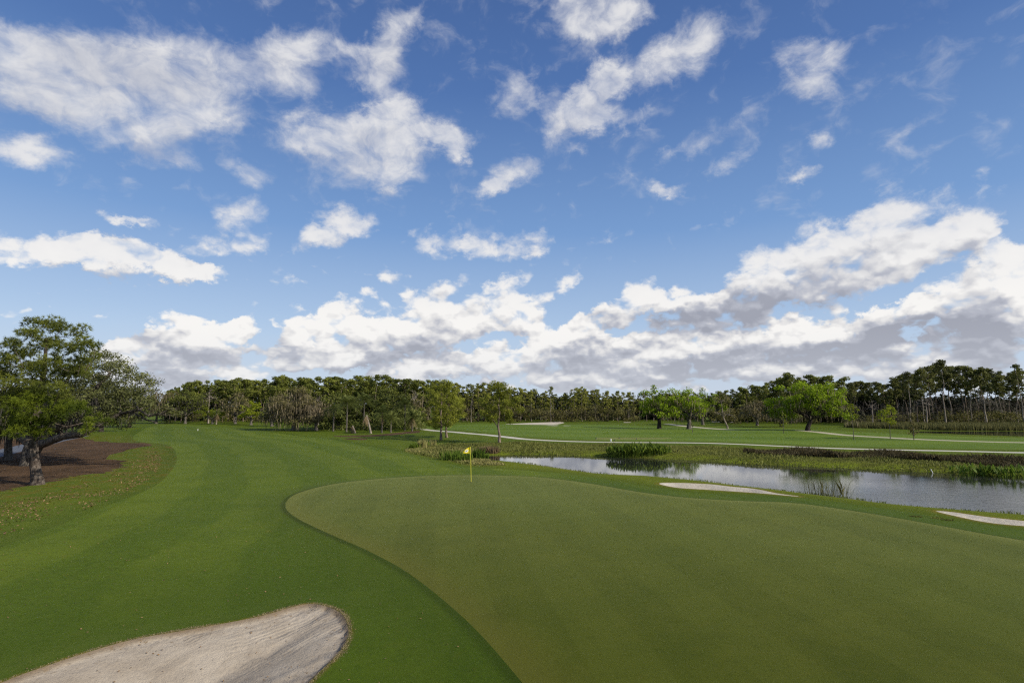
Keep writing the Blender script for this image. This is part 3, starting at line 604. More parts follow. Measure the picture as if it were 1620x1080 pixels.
class Skel:
    """branching skeleton: a trunk polyline, then every clump joins the nearest branch"""
    def __init__(s, trunk):
        s.p = [np.array(t[:3], float) for t in trunk]; s.par = [-1] + list(range(len(trunk) - 1)); s.r0 = [t[3] for t in trunk]; s.nt = len(trunk)
    def limb(s, pts, start):
        k = start
        for p_ in pts: s.p.append(np.array(p_[:3], float)); s.par.append(k); s.r0.append(p_[3] if len(p_) > 3 else 0); k = len(s.p) - 1
        return k
    def join(s, c, g, rise=.6, wob=.12, minz=-9):
        A = np.array(s.p); d_ = np.linalg.norm((A - c) * np.array([1, 1, .8]), axis=1) + np.maximum(0, A[:, 2] - c[2] + .2) * rise * 3 + (A[:, 2] < minz) * 50
        k = int(np.argmin(d_)); v = c - s.p[k]; L = np.linalg.norm(v); n_ = max(2, min(5, int(L / .8) + 1)); st = k
        for q_ in range(1, n_ + 1):
            t = q_ / n_; pt = s.p[st] + v * t + g.normal(size=3) * wob * L * (1 - t) * .6 + np.array([0, 0, math.sin(t * math.pi) * -.10 * L])
            s.p.append(pt); s.par.append(k); s.r0.append(0); k = len(s.p) - 1
    def mesh(s, tip=.02, sides=6, expo=2.3, cap=1.0):
        n_ = len(s.p); acc = np.zeros(n_); has = np.zeros(n_, bool)
        for i in range(n_ - 1, 0, -1):
            if not has[i]: acc[i] = tip ** expo
            acc[s.par[i]] += acc[i]; has[s.par[i]] = True
        r = np.maximum(acc, tip ** expo) ** (1 / expo) * cap
        r = np.array([s.r0[i] if s.r0[i] > 0 else min(r[i], 1e9) for i in range(n_)])
        for i in range(s.nt, n_): r[i] = min(r[i], r[s.par[i]] * .92)
        Vs, Fs = [], []; k = 0; a = np.arange(sides) / sides * 2 * math.pi
        for i in range(1, n_):
            p0, p1 = s.p[s.par[i]], s.p[i]; d_ = p1 - p0; L = np.linalg.norm(d_)
            if L < 1e-6: continue
            d_ = d_ / L; x = np.cross(d_, [0, 1, .13]); x /= np.linalg.norm(x); y = np.cross(d_, x)
            c = np.cos(a)[:, None] * x + np.sin(a)[:, None] * y; ra = r[s.par[i]] if (i < s.nt or s.par[i] >= s.nt) else min(r[s.par[i]], r[i] * 1.25)
            Vs += [p0 - d_ * ra * .15 + c * ra, p1 + c * r[i]]; j = (np.arange(sides) + 1) % sides; b0 = k + np.arange(sides)
            Fs.append(np.stack([b0, k + j, k + sides + j, b0 + sides], 1)); k += 2 * sides
        return np.concatenate(Vs), np.concatenate(Fs)
def tree(name, label, cat, skel, crowns, bark, tip=.02, group=None, moss=None, mossmat=None, sides=6, loc=(0, 0, 0), rz=0.0, cap=1.0, trunk_name='trunk'):
    root = empty(name, loc, rz); tag(root, label, cat, group)
    V, F = skel.mesh(tip, sides, cap=cap); new_mesh(trunk_name, V, F, bark, root, smooth=True)
    for nm, m, (V, F, t) in crowns: new_mesh(nm, V, F, m, root, attrs=dict(tint=t))
    if moss is not None: V, F, t = moss; tag(new_mesh('hanging_moss', V, F, mossmat or mMoss, root, attrs=dict(tint=t)), kind='stuff')
    return root
def taper(h, r, g, n_=6, lean=(0, 0), wig=.02, flare=1.35):
    out = []
    for i in range(n_ + 1):
        t = i / n_; out.append((lean[0] * h * t + g.normal() * wig * h * (0 < i), lean[1] * h * t + g.normal() * wig * h * (0 < i), h * t, r * (1 - .72 * t) * (flare if i == 0 else 1)))
    return out

def make_pine(H, crown0, Rr, seed, label, group, m=None, bark=None, name='pine_tree', dens_=80, leaf=(.52, .30), n_cl=17, rad=.17, lean=0.0):
    g = np.random.default_rng(seed); sk = Skel([(0, 0, -.15, rad * 1.4)] + taper(H * .96, rad, g, 6, (lean, g.normal() * .01), .012)[1:]); cl = []
    for i in range(n_cl):
        t = crown0 + (1 - crown0) * ((i + g.random()) / n_cl) ** .8; prof = Rr * (1.0 - .62 * max(0, (t - .72) / .28) ** 1.6) * (.45 + .55 * min(1, (t - crown0) / .18))
        a = g.random() * 6.283; rr = prof * g.uniform(.25, 1.0); cr_ = g.uniform(.7, 1.25) * Rr * .40 * (17 / n_cl) ** .25
        cl.append((rr * math.cos(a) + lean * H * t, rr * math.sin(a), H * t, cr_, cr_ * g.uniform(.45, .65)))
    cl.append((lean * H, 0, H * .985, Rr * .35, Rr * .22))
    for c in sorted(cl, key=lambda c: math.hypot(c[0], c[1])): sk.join(np.array(c[:3]) - [0, 0, c[4] * .4], g, .5, .10, H * crown0 * .8)
    if g.random() < .6:   # dead stubs below the crown
        for k in range(3): a = g.random() * 6.3; z = H * crown0 * g.uniform(.55, .95); sk.join(np.array([math.cos(a) * 1.0, math.sin(a) * 1.0, z + .2]), g, .5)
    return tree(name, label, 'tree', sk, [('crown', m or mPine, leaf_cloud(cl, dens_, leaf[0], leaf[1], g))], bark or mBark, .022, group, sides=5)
def crown_shell(cx, cy, cz, rx, ry, rz, n_, cr_, g, zmin=-.5, fill=.3):
    out = []; f1, f2, f3 = g.random(3) * 6.28
    while len(out) < n_:
        u = unit(g.normal(size=3))
        if u[2] < zmin: continue
        q_ = g.uniform(.72, 1.0) if g.random() > fill else g.uniform(.2, .7); az_ = math.atan2(u[1], u[0]); q_ *= 1 + .20 * math.sin(2 * az_ + f1) * (1 - abs(u[2])) + .15 * math.sin(3 * az_ + 2.5 * u[2] + f2) + .10 * math.sin(5 * u[2] + f3); c = cr_ * g.uniform(.7, 1.35)
        out.append((cx + u[0] * rx * q_, cy + u[1] * ry * q_, cz + u[2] * rz * q_, c, c * g.uniform(.55, .8)))
    return out
def make_oak(H, W, seed, label, group=None, leafm=None, bark=None, mossn=0, leaf=(.42, .26), dens_=60, name='oak_tree', zmin=-.55, ncl=46, trunk_h=.22, rad=.38, cat='tree', mossm=None, mlen=(.5, 1.6), crfrac=.17, lean=(0, 0)):
    g = np.random.default_rng(seed); hx = W / 2; cz = H * .52; sk = Skel([(0, 0, -.2, rad * 1.5), (0, 0, H * .06, rad * 1.02), (lean[0] * .5 + g.normal() * .1, lean[1], H * trunk_h * .7, rad * .9), (lean[0], lean[1], H * trunk_h, rad * .85), (lean[0] * 1.3 + g.normal() * .2, g.normal() * .2, H * .45, rad * .5), (lean[0] * 1.4, 0, H * .72, rad * .2)])
    cl = crown_shell(lean[0], lean[1], cz, hx * .88, hx * .8, H * .44, ncl, W * crfrac * .62, g, zmin)
    for k in range(6):
        a = k * 1.047 + g.random() * .6; L = hx * g.uniform(.45, .65)
        sk.limb([(lean[0] + math.cos(a) * L * .4, math.sin(a) * L * .4, H * (trunk_h + .10), rad * .42), (lean[0] + math.cos(a) * L, math.sin(a) * L, H * g.uniform(.36, .55), rad * .25)], 3)
    for c in sorted(cl, key=lambda c: math.hypot(c[0], c[1])): sk.join(np.array(c[:3]), g, .3, .12, H * trunk_h)
    moss = None
    if mossn:
        low = np.array([c[:3] for c in cl]) - np.array([0, 0, .3]); moss = moss_cloud(low, int(mossn * 1.8), mlen[0] * .7, mlen[1] * .75, .10, g, W * .075)
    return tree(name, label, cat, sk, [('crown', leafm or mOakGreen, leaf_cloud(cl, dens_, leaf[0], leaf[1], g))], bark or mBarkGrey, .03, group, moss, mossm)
def fit(root, px, Y, ytop, H, rz=None, base=None):
    """stand a tree of height H so that it carries its top where the photograph has it"""
    b = ahead(px, Y) if base is None else base; s_ = (top_at(px, ytop, b[1]) - b[2]) / H
    root.location = b; root.scale = (s_, s_, s_); root.rotation_euler = (0, 0, random.random() * 6.28 if rz is None else rz)
    return root
def prof(px, tbl):
    t = np.array(tbl); return float(np.interp(px, t[:, 0], t[:, 1]))

# ------------------------------------------------------------------ pine woods along the far side
def pine_row(protos, xs, Yf, tops, jit=5.0):
    used = set()
    for i, px in enumerate(xs):
        k = i % len(protos); pr, H = protos[k]
        o = pr if k not in used else copy_tree(pr); used.add(k)
        fit(o, px, Yf(px), prof(px, tops) + abs(random.gauss(0, jit)), H)
def protos(n_, label, group, m, bark, crown, Rr, seed, H=15, alt=None, **kw):
    return [(make_pine(H, crown + .06 * math.sin(i * 2.1), Rr * (1 + .15 * math.cos(i * 1.7)), seed + i, label, group, m, alt if alt and i % 3 == 1 else bark, lean=.03 * math.sin(i * 3.3), **kw), H) for i in range(n_)]
LT = [(262,617),(300,604),(340,601),(370,598),(400,601),(440,595),(480,598),(520,597),(560,595),(610,594),(640,599),(680,601),(720,605)]
PL_ = protos(6, 'tall dark green pine in the wood rising behind the moss-draped oaks on the left', 'pines behind the mossy oaks', mPine, mBark, .48, 2.9, 100, dens_=85)
pine_row(PL_, np.concatenate([np.arange(268, 705, 9.3), np.arange(280, 700, 15)]), lambda px: random.uniform(188, 222), LT)
MT = [(700,603),(740,607),(760,604),(800,613),(840,613),(860,619),(885,621),(905,616),(918,610),(935,612),(950,616),(975,617),(1000,621),(1060,622),(1130,620)]
PM_ = protos(6, 'slender pine with a bare trunk in the wood behind the far white bunkers', 'pines behind the far white bunkers', mPineMid, mBark, .36, 2.2, 200, n_cl=19, alt=mBarkPale)
pine_row(PM_, np.concatenate([np.arange(716, 1010, 8.2), np.arange(722, 1005, 17), np.arange(1012, 1135, 11)]), lambda px: random.uniform(196, 226), MT)
RT_ = [(1130,620),(1150,618),(1180,611),(1200,608),(1218,602),(1235,592),(1250,592),(1280,594),(1310,593),(1340,598),(1360,603)]
PRM = protos(5, 'bushy pine in the stretch of wood behind the bright green spreading oak', 'pines behind the bright spreading oak', mPine, mBark, .45, 2.6, 300)
pine_row(PRM, np.concatenate([np.arange(1140, 1345, 10.5), np.arange(1180, 1340, 17)]), lambda px: random.uniform(178, 200), RT_)
RR = [(1340,600),(1378,605),(1410,604),(1425,593),(1440,592),(1455,589),(1475,579),(1490,574),(1510,575),(1530,577),(1550,582),(1570,579),(1590,581),(1605,590),(1625,579)]
PR_ = protos(7, 'tall slim pine with a long bare trunk in the dark wood beyond the far pond', 'pines beyond the far pond', mPineR, mBark, .55, 2.6, 400, H=17, n_cl=26, alt=mBarkPale)
pine_row(PR_, np.concatenate([np.arange(1347, 1625, 10.5), np.arange(1352, 1440, 14), np.arange(1450, 1620, 27)]), lambda px: random.uniform(152, 182), RR, 6)
def lone_pine(px, Y, ytop, label, seed, **kw):
    a = dict(crown0=.70, Rr=2.4, m=mPine, bark=mBarkPale, n_cl=11); a.update(kw); H = 17
    return fit(make_pine(H, a.pop('crown0'), a.pop('Rr'), seed, label, None, **a), px, Y, ytop, H)
lone_pine(871.5, 194, 612, 'lone thin pine with a small round top standing above its neighbours in the middle wood', 501, Rr=1.7, crown0=.78)
lone_pine(1251, 176, 590, 'pine with a separate flat crown rising just left behind the largest bright oak', 502)
lone_pine(1496, 149, 571, 'tallest pine, its ragged flat crown topping the dark wood at the right', 503, m=mPineR, n_cl=16)
lone_pine(1441, 149, 590, 'pine with an isolated dark crown at the left shoulder of the right wood', 504, m=mPineR, crown0=.68)
lone_pine(1622, 148, 577, 'leaning thin pine at the right edge of the photo', 505, m=mPineR, lean=-.05, Rr=1.8)
lone_pine(745.5, 190, 620, 'bare brown trunk with a thin top standing between the two pines by the cart path', 506, Rr=1.1, crown0=.80, rad=.20)

# interior of the woods, its shade put into dark leaves, and the shrubs along its foot
def mass(name, label, segs, m, leafl, leafw, dens_, seed, n_px, rxy, rz_):
    g = np.random.default_rng(seed); cl = []
    for x0, x1, Y0, Y1, tops, f0, f1 in segs:
        for px in np.arange(x0, x1, n_px):
            Y = g.uniform(Y0, Y1); b = ahead(px + g.normal() * 2, Y); h = top_at(px, prof(px, tops), Y) * g.uniform(f0, f1); c = rxy * g.uniform(.7, 1.3)
            cl.append((b[0], b[1], b[2] + h, c, rz_ * g.uniform(.7, 1.3)))
    V, F, t = leaf_cloud(cl, dens_, leafl, leafw, g, .3)
    return tag(new_mesh(name, V, F, m, attrs=dict(tint=t)), label, 'woodland', None, 'stuff')
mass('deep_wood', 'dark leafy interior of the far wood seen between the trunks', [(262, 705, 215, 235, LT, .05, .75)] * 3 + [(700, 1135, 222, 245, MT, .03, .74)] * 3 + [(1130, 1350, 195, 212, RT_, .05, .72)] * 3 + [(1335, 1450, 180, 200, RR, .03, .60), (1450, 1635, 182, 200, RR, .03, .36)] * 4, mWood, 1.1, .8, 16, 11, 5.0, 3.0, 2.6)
mass('undergrowth', 'low scrub along the foot of the far woods', [(262, 700, 180, 192, LT, .02, .22)] + [(700, 1010, 192, 202, MT, .02, .42)] * 3 + [(1130, 1350, 170, 180, RT_, .02, .38)] * 3 + [(1340, 1630, 152, 166, RR, .01, .20)] * 2, mShrub, .42, .26, 34, 12, 4.2, 1.5, 1.1)
mass('twiggy_undergrowth', 'grey-brown leafless brush between the trunks of the far woods', [(700, 1010, 192, 204, MT, .05, .40)] + [(1340, 1630, 152, 172, RR, .05, .42)] * 2, leaf_mat('bare_twigs', (.045, .037, .028), (.155, .13, .10), .1), .9, .05, 26, 13, 5.0, 1.7, 2.0)
mass('palmetto', 'low fan-leaved palmetto along the straw bed left of the cart path', [(585, 668, 116, 146, [(585, 652), (640, 642), (668, 650)], .03, .9)] * 6 + [(508, 588, 120, 138, [(508, 646), (588, 646)], .03, .9)] * 4, mPalm, .8, .16, 34, 14, 3.0, 1.3, 1.0)

# ------------------------------------------------------------------ broadleaf trees in front of the left wood
def oak_px(px, py, ytop, wpx, seed, label, **kw):
    b = at(px, py); Y = b[1]; H = top_at(px, ytop, Y) - b[2]; W = wpx / FPX * Y * 1.0
    o = make_oak(H, W, seed, label, **kw); o.location = b; return o
oak_px(247, 670, 613, 78, 21, 'tan mossy oak at the far end of the fairway behind the pale reaching limb', leafm=mOakDull, mossn=12, mlen=(.6, 2.2), dens_=34, ncl=60)
oak_px(293, 670, 617, 76, 22, 'dark grey-green oak with a short pale trunk at the far end of the fairway', leafm=mOakGreen, mossn=10, mossm=mMossDark, dens_=46, ncl=60)
oak_px(336, 670.5, 638, 46, 23, 'low yellow-green bushy tree between two oaks at the fairway end', leafm=mOakYel, ncl=34, dens_=55, zmin=-.8)
oak_px(372, 670, 622, 60, 24, 'brownish twiggy tree behind the bright green one at the fairway end', leafm=mOakDull, mossn=6, dens_=36, ncl=46)
oak_px(397, 672, 632, 46, 25, 'bright green round tree at the fairway end left of the moss-hung oak', leafm=mOakYel, ncl=40, dens_=60)
oak_px(430, 674, 630, 40, 26, 'dark green tree tucked close against the left of the moss-hung oak', leafm=mOakGreen, ncl=36, dens_=50)
oak_px(464, 681, 614, 96, 27, 'large oak draped with long grey moss on the right edge of the fairway', leafm=mOakDull, mossn=15, mlen=(.8, 2.4), dens_=62, ncl=84, zmin=-.75, leaf=(.36, .2))
oak_px(500, 681, 625, 56, 28, 'pale grey twiggy oak on the right side of the moss-hung oak', leafm=mMoss, mossn=16, dens_=16, ncl=44)
oak_px(535, 679, 616, 96, 29, 'broad dark oak behind the leaning dead palm', leafm=mOakGreen, dens_=52, ncl=64, mossn=4)
oak_px(610, 679, 614, 90, 30, 'dark broad-crowned oak behind the fan palms', leafm=mOakGreen, dens_=50, ncl=60)
oak_px(655, 677, 622, 56, 31, 'greyish oak behind the fan palms beside the start of the cart path', leafm=mOakDull, dens_=34, ncl=44, mossn=6)
def bare_tree(px, Y, ytop, label, seed, W=5.0):
    g = np.random.default_rng(seed); H = 10.0; sk = Skel([(0, 0, -.2, .3), (0, 0, H * .2, .22), (.2, 0, H * .4, .17), (.1, .1, H * .62, .11), (.3, 0, H * .8, .05)])
    for c in sorted(crown_shell(0, 0, H * .68, W * .55, W * .5, H * .32, 60, .4, g, -.35, .3), key=lambda c: math.hypot(c[0], c[1])): sk.join(np.array(c[:3]), g, .3, .18, H * .25)
    return fit(tree('bare_tree', label, 'tree', sk, [], mBarkPale, .035, sides=5), px, Y, ytop, H, rz=g.random() * 6)
bare_tree(504, 158, 622, 'leafless tree with white forked limbs beside the moss-hung oak', 41)
bare_tree(655, 166, 613, 'leafless grey tree standing above the fan palms', 42)
bare_tree(330, 180, 612, 'leafless reddish tree showing between dark pines at the fairway end', 43)
bare_tree(1466, 148, 622, 'leafless pale tree in front of the right dark wood, left part', 44)
bare_tree(1380, 150, 630, 'pale forked leafless tree at the left foot of the right wood', 45)
bare_tree(1560, 148, 615, 'leafless pale tree in front of the right dark wood, right part', 46)

# ------------------------------------------------------------------ palms
def frond(L, droop, az_, el_, g, fan=False, w_=.09):
    V = []; F = []; t = []
    d0 = np.array([math.cos(az_) * math.cos(el_), math.sin(az_) * math.cos(el_), math.sin(el_)]); up = np.array([0, 0, 1.]); sd_ = unit(np.cross(d0, up)); n_ = 13
    for i in range(1, n_ + 1):
        s_ = i / n_; c = d0 * L * s_ + np.array([0, 0, -droop * L * s_ * s_])
        for sg in (-1, 1):
            ll = L * (.34 if not fan else .42) * math.sin(math.pi * min(.97, .12 + .85 * s_)) + .05; tip = c + sd_ * sg * ll * .8 + d0 * ll * .5 + np.array([0, 0, -ll * g.uniform(.3, .75)])
            k = len(V); V += [c, c + d0 * w_, tip]; F.append((k, k + 1, k + 2)); t += [min(1, max(0, g.normal(.45, .2)))] * 3
    k = len(V); e_ = d0 * L * .95 + np.array([0, 0, -droop * L * .9]); V += [np.zeros(3) - sd_ * .02, np.zeros(3) + sd_ * .02, e_]; F.append((k, k + 1, k + 2)); t += [.6] * 3
    return V, F, t
def palm(px, py, ytop, label, seed, n_=38, L=2.3, lean=0.0, dry=0, leafm=None, rad=.17):
    g = np.random.default_rng(seed); b = at(px, py); H = top_at(px, ytop, b[1]) - b[2] - L * .35; root = empty('palm_tree', b); tag(root, label, 'palm')
    sk = Skel([(0, 0, -.2, rad * 1.3)] + [(lean * H * t, .05 * math.sin(t * 3), H * t, rad * (1.05 - .25 * t)) for t in (.12, .35, .6, .8, 1)]); V, F = sk.mesh(); new_mesh('trunk', V, F, mBarkPale if dry > 10 else mBarkGrey, root, smooth=True)
    top = np.array([lean * H, .05 * math.sin(3), H])
    def crown(nm, cnt, e0, e1, m, LL):
        Vs, Fs, ts = [], [], []
        for i in range(cnt):
            v, f, t = frond(LL * g.uniform(.8, 1.15), g.uniform(.25, .6), i * 2.4 + g.random() * .5, g.uniform(e0, e1), g); k = len(Vs); Vs += [x + top for x in v]; Fs += [(a + k, c + k, d_ + k) for a, c, d_ in f]; ts += t
        new_mesh(nm, np.array(Vs), np.array(Fs), m, root, attrs=dict(tint=np.array(ts)))
    if n_: crown('fronds', n_, -.5, 1.35, leafm or mPalm, L)
    if dry: crown('dead_fronds', dry, -1.45, -.7, mPalmDry, L * .85)
    return root
palm(604, 684.5, 646, 'fan palm with slim pale trunk right of the leaning dead palm', 51, dry=4)
palm(618, 684, 654, 'short bushy fan palm at the edge of the straw bed', 52)
palm(640, 681, 634, 'taller fan palm near the start of the cart path', 53, L=2.3, n_=32)
palm(652, 682, 653, 'low fan palm right beside the start of the cart path', 54, dry=8)
palm(587, 685.5, 652, 'leaning palm with only a skirt of dead brown fronds left', 55, n_=3, lean=-.28, dry=16, L=1.5, rad=.20)
palm(562, 685, 668, 'short leaning palm with drooping dead fronds on the left of the straw bed', 56, n_=0, lean=-.40, dry=12, L=1.6)
palm(548, 683, 628, 'big dark feather palm left of the leaning dead palm', 57, L=3.2, n_=40)
palm(575, 680, 626, 'dark feather palm standing behind the leaning dead palm', 58, L=3.0, n_=38)
palm(527, 682, 640, 'dark feather palm at the right foot of the moss-hung oak', 59, L=2.6, n_=30)
palm(342, 671, 650, 'pale dry palm at the foot of the yellow-green tree by the fairway end', 60, L=2.0, n_=12, dry=14)
palm(664, 679, 657, 'small fan palm hard against the cart path where it enters the wood', 61, L=1.5, n_=22)

# ------------------------------------------------------------------ trees standing on the course
def course_pine(px, py, ytop, wpx, seed, label, crown_base, leafm=None, limb=None, rad=.17):
    g = np.random.default_rng(seed); b = at(px, py); H = top_at(px, ytop, b[1]) - b[2]; W = wpx / FPX * b[1]; c0 = crown_base
    sk = Skel([(0, 0, -.15, rad * 1.5)] + taper(H * .96, rad, g, 7, (g.normal() * .01, 0), .010)[1:]); cl = []
    for i in range(64):
        t = c0 + (1 - c0) * (i + g.random()) / 58; pr = W / 2 * math.sin(math.pi * (.20 + .66 * (t - c0) / (1 - c0))) ** .8; a = g.random() * 6.283; rr = pr * math.sqrt(g.uniform(.12, 1.15)); c = g.uniform(.42, .78)
        cl.append((rr * math.cos(a), rr * math.sin(a), H * t, c, c * .7))
    for c in sorted(cl, key=lambda c: math.hypot(c[0], c[1])): sk.join(np.array(c[:3]), g, .6, .10, H * c0 * .75)
    if limb: sk.limb(limb, 2)
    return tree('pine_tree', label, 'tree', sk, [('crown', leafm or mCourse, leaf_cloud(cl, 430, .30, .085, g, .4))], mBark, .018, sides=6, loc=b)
course_pine(697.5, 696, 609, 60, 71, 'bushy pine just left of the pond end, front one of the close pair', .24)
course_pine(707, 692, 614, 54, 72, 'slightly smaller pine close behind the right of the front pine of the pair', .26)
course_pine(790, 700, 612, 62, 73, 'pine with a bare forked trunk at the left end of the pond behind the flag', .38, limb=[(-.35, 0, 2.3, .07), (-.75, .05, 2.9, .06), (-1.1, .05, 3.3, .04)])
oak_px(1043, 678, 613, 78, 81, 'bright green leafy oak, leftmost of the three in the middle of the far fairway', leafm=mOak, bark=mBarkDark, mossn=5, dens_=95, ncl=60, leaf=(.36, .24), rad=.45, crfrac=.15)
oak_px(1090, 678.5, 611, 66, 82, 'bright green oak with a mossy thick trunk, second of the three on the far fairway', leafm=mOak, bark=mBarkGrey, mossn=6, dens_=90, ncl=54, leaf=(.36, .24), rad=.48, crfrac=.16)
oak_px(1112, 672, 616, 58, 83, 'bright green oak half hidden, right of the three on the far fairway', leafm=mOak, bark=mBarkGrey, mossn=3, dens_=85, ncl=46, leaf=(.36, .24), crfrac=.16)
oak_px(1151, 678, 619, 38, 84, 'thin olive-brown tree on a leaning white trunk right of the three bright oaks', leafm=mOakDull, bark=mBarkPale, dens_=46, ncl=34, leaf=(.32, .16), rad=.18, lean=(-.8, 0), trunk_h=.30)
oak_px(1278, 681, 602, 118, 85, 'largest bright green spreading oak standing on the right part of the far fairway', leafm=mOak, bark=mBarkDark, mossn=8, dens_=110, ncl=96, leaf=(.36, .24), rad=.46, crfrac=.125, lean=(.7, 0), zmin=-.6)
oak_px(1236, 675, 626, 60, 86, 'darker green oak partly behind the left of the largest bright oak', leafm=mOakGreen, mossn=10, dens_=70, ncl=46, bark=mBarkDark)
oak_px(1198, 673, 628, 54, 87, 'pale olive oak with a thin trunk left of the largest bright oak', leafm=mOakDull, mossn=10, dens_=40, ncl=46)
def young(px, py, ytop, wpx, seed, label, m, c0, n_=26, leaf=(.22, .12), conic=False, dens_=260, stake=False):
    g = np.random.default_rng(seed); b = at(px, py); H = top_at(px, ytop, b[1]) - b[2]; W = wpx / FPX * b[1]; sk = Skel([(0, 0, -.1, .07)] + taper(H * .97, .055, g, 5, (0, 0), .008)[1:]); cl = []
    for i in range(n_):
        t = c0 + (1 - c0) * (i + g.random()) / n_; q_ = (t - c0) / (1 - c0); pr = W / 2 * ((1 - q_) if conic else math.sin(math.pi * (.12 + .83 * q_))); a = g.random() * 6.283; rr = pr * math.sqrt(g.random()); c = W * .14 * g.uniform(.7, 1.3); cl.append((rr * math.cos(a), rr * math.sin(a), H * t, c, c * .8))
    for c in cl: sk.join(np.array(c[:3]), g, .6, .1, H * c0 * .8)
    return tree('young_tree', label, 'tree', sk, [('crown', m, leaf_cloud(cl, dens_, leaf[0], leaf[1], g))], mBarkGrey, .010, sides=5, loc=b)
young(1240, 685, 653, 14, 91, 'small yellowish young tree in front of the largest bright oak', mOakYel, .25, 20, dens_=120)
young(1351, 695.5, 639, 20, 92, 'young tree with a thin bare stem and small green top right of the largest oak', mOakYel, .58)
young(1408.5, 694.5, 641, 28, 93, 'bright green young tree on a slim stem in front of the right wood', mOakYel, .45, 32)
young(1446, 696, 655, 22, 94, 'small grey-green cone-shaped tree, rightmost of the young trees', mOakDull, .18, 34, conic=True)
young(1095.5, 684, 668, 5, 95, 'tiny thin sapling in front of the second bright oak', mOakDull, .6, 8)

# ------------------------------------------------------------------ large trees at the left
def px_local(base, px, py, dy=0.0):
    """point seen at a pixel, dy metres behind the tree's base"""
    d_ = ray(px, py); Y = base[1] + dy; t = Y / d_[1]; return np.array([d_[0] * t - base[0], dy, CAM_H + t * d_[2] - base[2]])
g = np.random.default_rng(5); B = at(60, 766); m_px = B[1] / FPX
def trunk_px(B, pts): return [(*px_local(B, x, y, dy), r) for x, y, r, dy in pts]
sk = Skel([(0, 0, -.3, .46)] + trunk_px(B, [(59, 757, .35, 0), (57, 745, .29, 0), (54, 725, .27, .1), (53, 700, .24, .1), (55, 670, .22, .2), (60, 640, .19, .2), (66, 610, .17, .2), (70, 585, .14, .1), (72, 560, .10, 0), (74, 535, .06, 0)]))
tops = [(20,545,20),(38,525,20),(55,512,17),(75,518,20),(100,522,19),(122,530,18),(140,543,17),(146,550,12),(12,566,20),(40,553,22),(70,545,22),(95,550,20),(118,552,18),(30,580,20),(88,575,20),(8,590,22),(125,566,16),(60,575,20),(-15,575,22),(-20,600,25)]
mids = [(20,600,22),(48,604,22),(85,602,20),(10,622,22),(40,628,26),(70,612,22),(95,622,18),(-15,630,26),(105,596,18),(130,590,16)]
lows = [(30,642,22),(60,640,24),(85,648,20),(20,660,20),(48,664,22),(75,664,20),(105,652,16),(125,648,16),(135,660,14),(35,684,18),(60,682,18),(20,680,16),(100,640,18),(150,672,12),(142,684,10),(172,668,10)]
cls = []
for lst, dmul in ((tops, 2.2), (mids, 2.6), (lows, 2.4)):
    for x, y, r in lst:
        for k in range(2):
            dy = g.uniform(-dmul, dmul) if lst is not lows else g.uniform(-3.2, .8); q_ = px_local(B, x + g.normal() * 6, y + g.normal() * 5, dy); rr = r * m_px * g.uniform(.70, 1.05); cls.append((*q_, rr, rr * .55, lst is lows))
for c in sorted(cls, key=lambda c: abs(c[0]) + abs(c[1])): sk.join(np.array(c[:3]) - [0, 0, .2], g, .5, .12, 2.2)
crown_hi = needle_cloud([c[:5] for c in cls if not c[5]], 112, 15, .27, .030, g); crown_lo = needle_cloud([c[:5] for c in cls if c[5]], 88, 15, .27, .030, g)
mPineTop = leaf_mat('upper_pine_needles', (.040, .058, .008), (.185, .205, .034))
tree('pine_tree', 'big spreading pine with flaky pale trunk, nearest tree on the left', 'tree', sk, [('crown', mPineTop, crown_hi), ('lower_boughs', mPineNear, crown_lo)], mBarkNear, .016, sides=9, loc=B)
# the oak leaning out behind it
B2 = at(45, 736); m2 = B2[1] / FPX
sk = Skel([(0, 0, -.3, .65)] + trunk_px(B2, [(45, 728, .55, 0), (46, 715, .50, 0), (50, 703, .46, 0)]))
k1 = sk.limb(trunk_px(B2, [(62, 704, .36, -.5), (80, 697, .33, -1), (100, 690, .30, -1.5), (128, 687, .26, -2), (150, 676, .2, -2)]), 1)
k2 = sk.limb(trunk_px(B2, [(72, 690, .34, .5), (95, 672, .30, 1), (120, 645, .24, 1), (150, 615, .18, 1), (175, 590, .10, 1)]), 3)
k3 = sk.limb(trunk_px(B2, [(70, 670, .30, 1), (90, 630, .22, 1.5), (110, 595, .12, 1.5)]), 3)
k4 = sk.limb(trunk_px(B2, [(30, 690, .3, .5), (5, 660, .22, 1), (-30, 640, .15, 1)]), 3)
k5 = sk.limb(trunk_px(B2, [(190, 655, .14, -1.5), (207, 651, .11, -2), (220, 648, .095, -2.5), (236, 658, .085, -3), (252, 655, .07, -3), (272, 646, .05, -3)]), k1)
sk.limb(trunk_px(B2, [(232, 664, .06, -2.6), (247, 668, .04, -3)]), k5 - 4); sk.limb(trunk_px(B2, [(214, 640, .06, -2), (224, 632, .04, -2)]), k5 - 3)
tw = []
edge = [(100, 590), (118, 578), (140, 566), (160, 560), (180, 566), (200, 580), (218, 594), (236, 606)]
for x in np.arange(96, 242, 6.0):
    yt = np.interp(x, [e_[0] for e_ in edge], [e_[1] for e_ in edge]); yb = np.interp(x, [96, 150, 200, 242], [668, 672, 660, 625])
    for y in np.arange(yt, yb, 11.0): tw.append((*px_local(B2, x + g.normal() * 5, y + g.normal() * 4, g.uniform(-4, 4)), .62 * g.uniform(.7, 1.3), .42))
for x, y in [(250, 648), (262, 642), (272, 650), (205, 668), (196, 675), (225, 640), (240, 640), (282, 655), (212, 660)]: tw.append((*px_local(B2, x, y, -2.8 + g.normal() * .4), .45, .35))
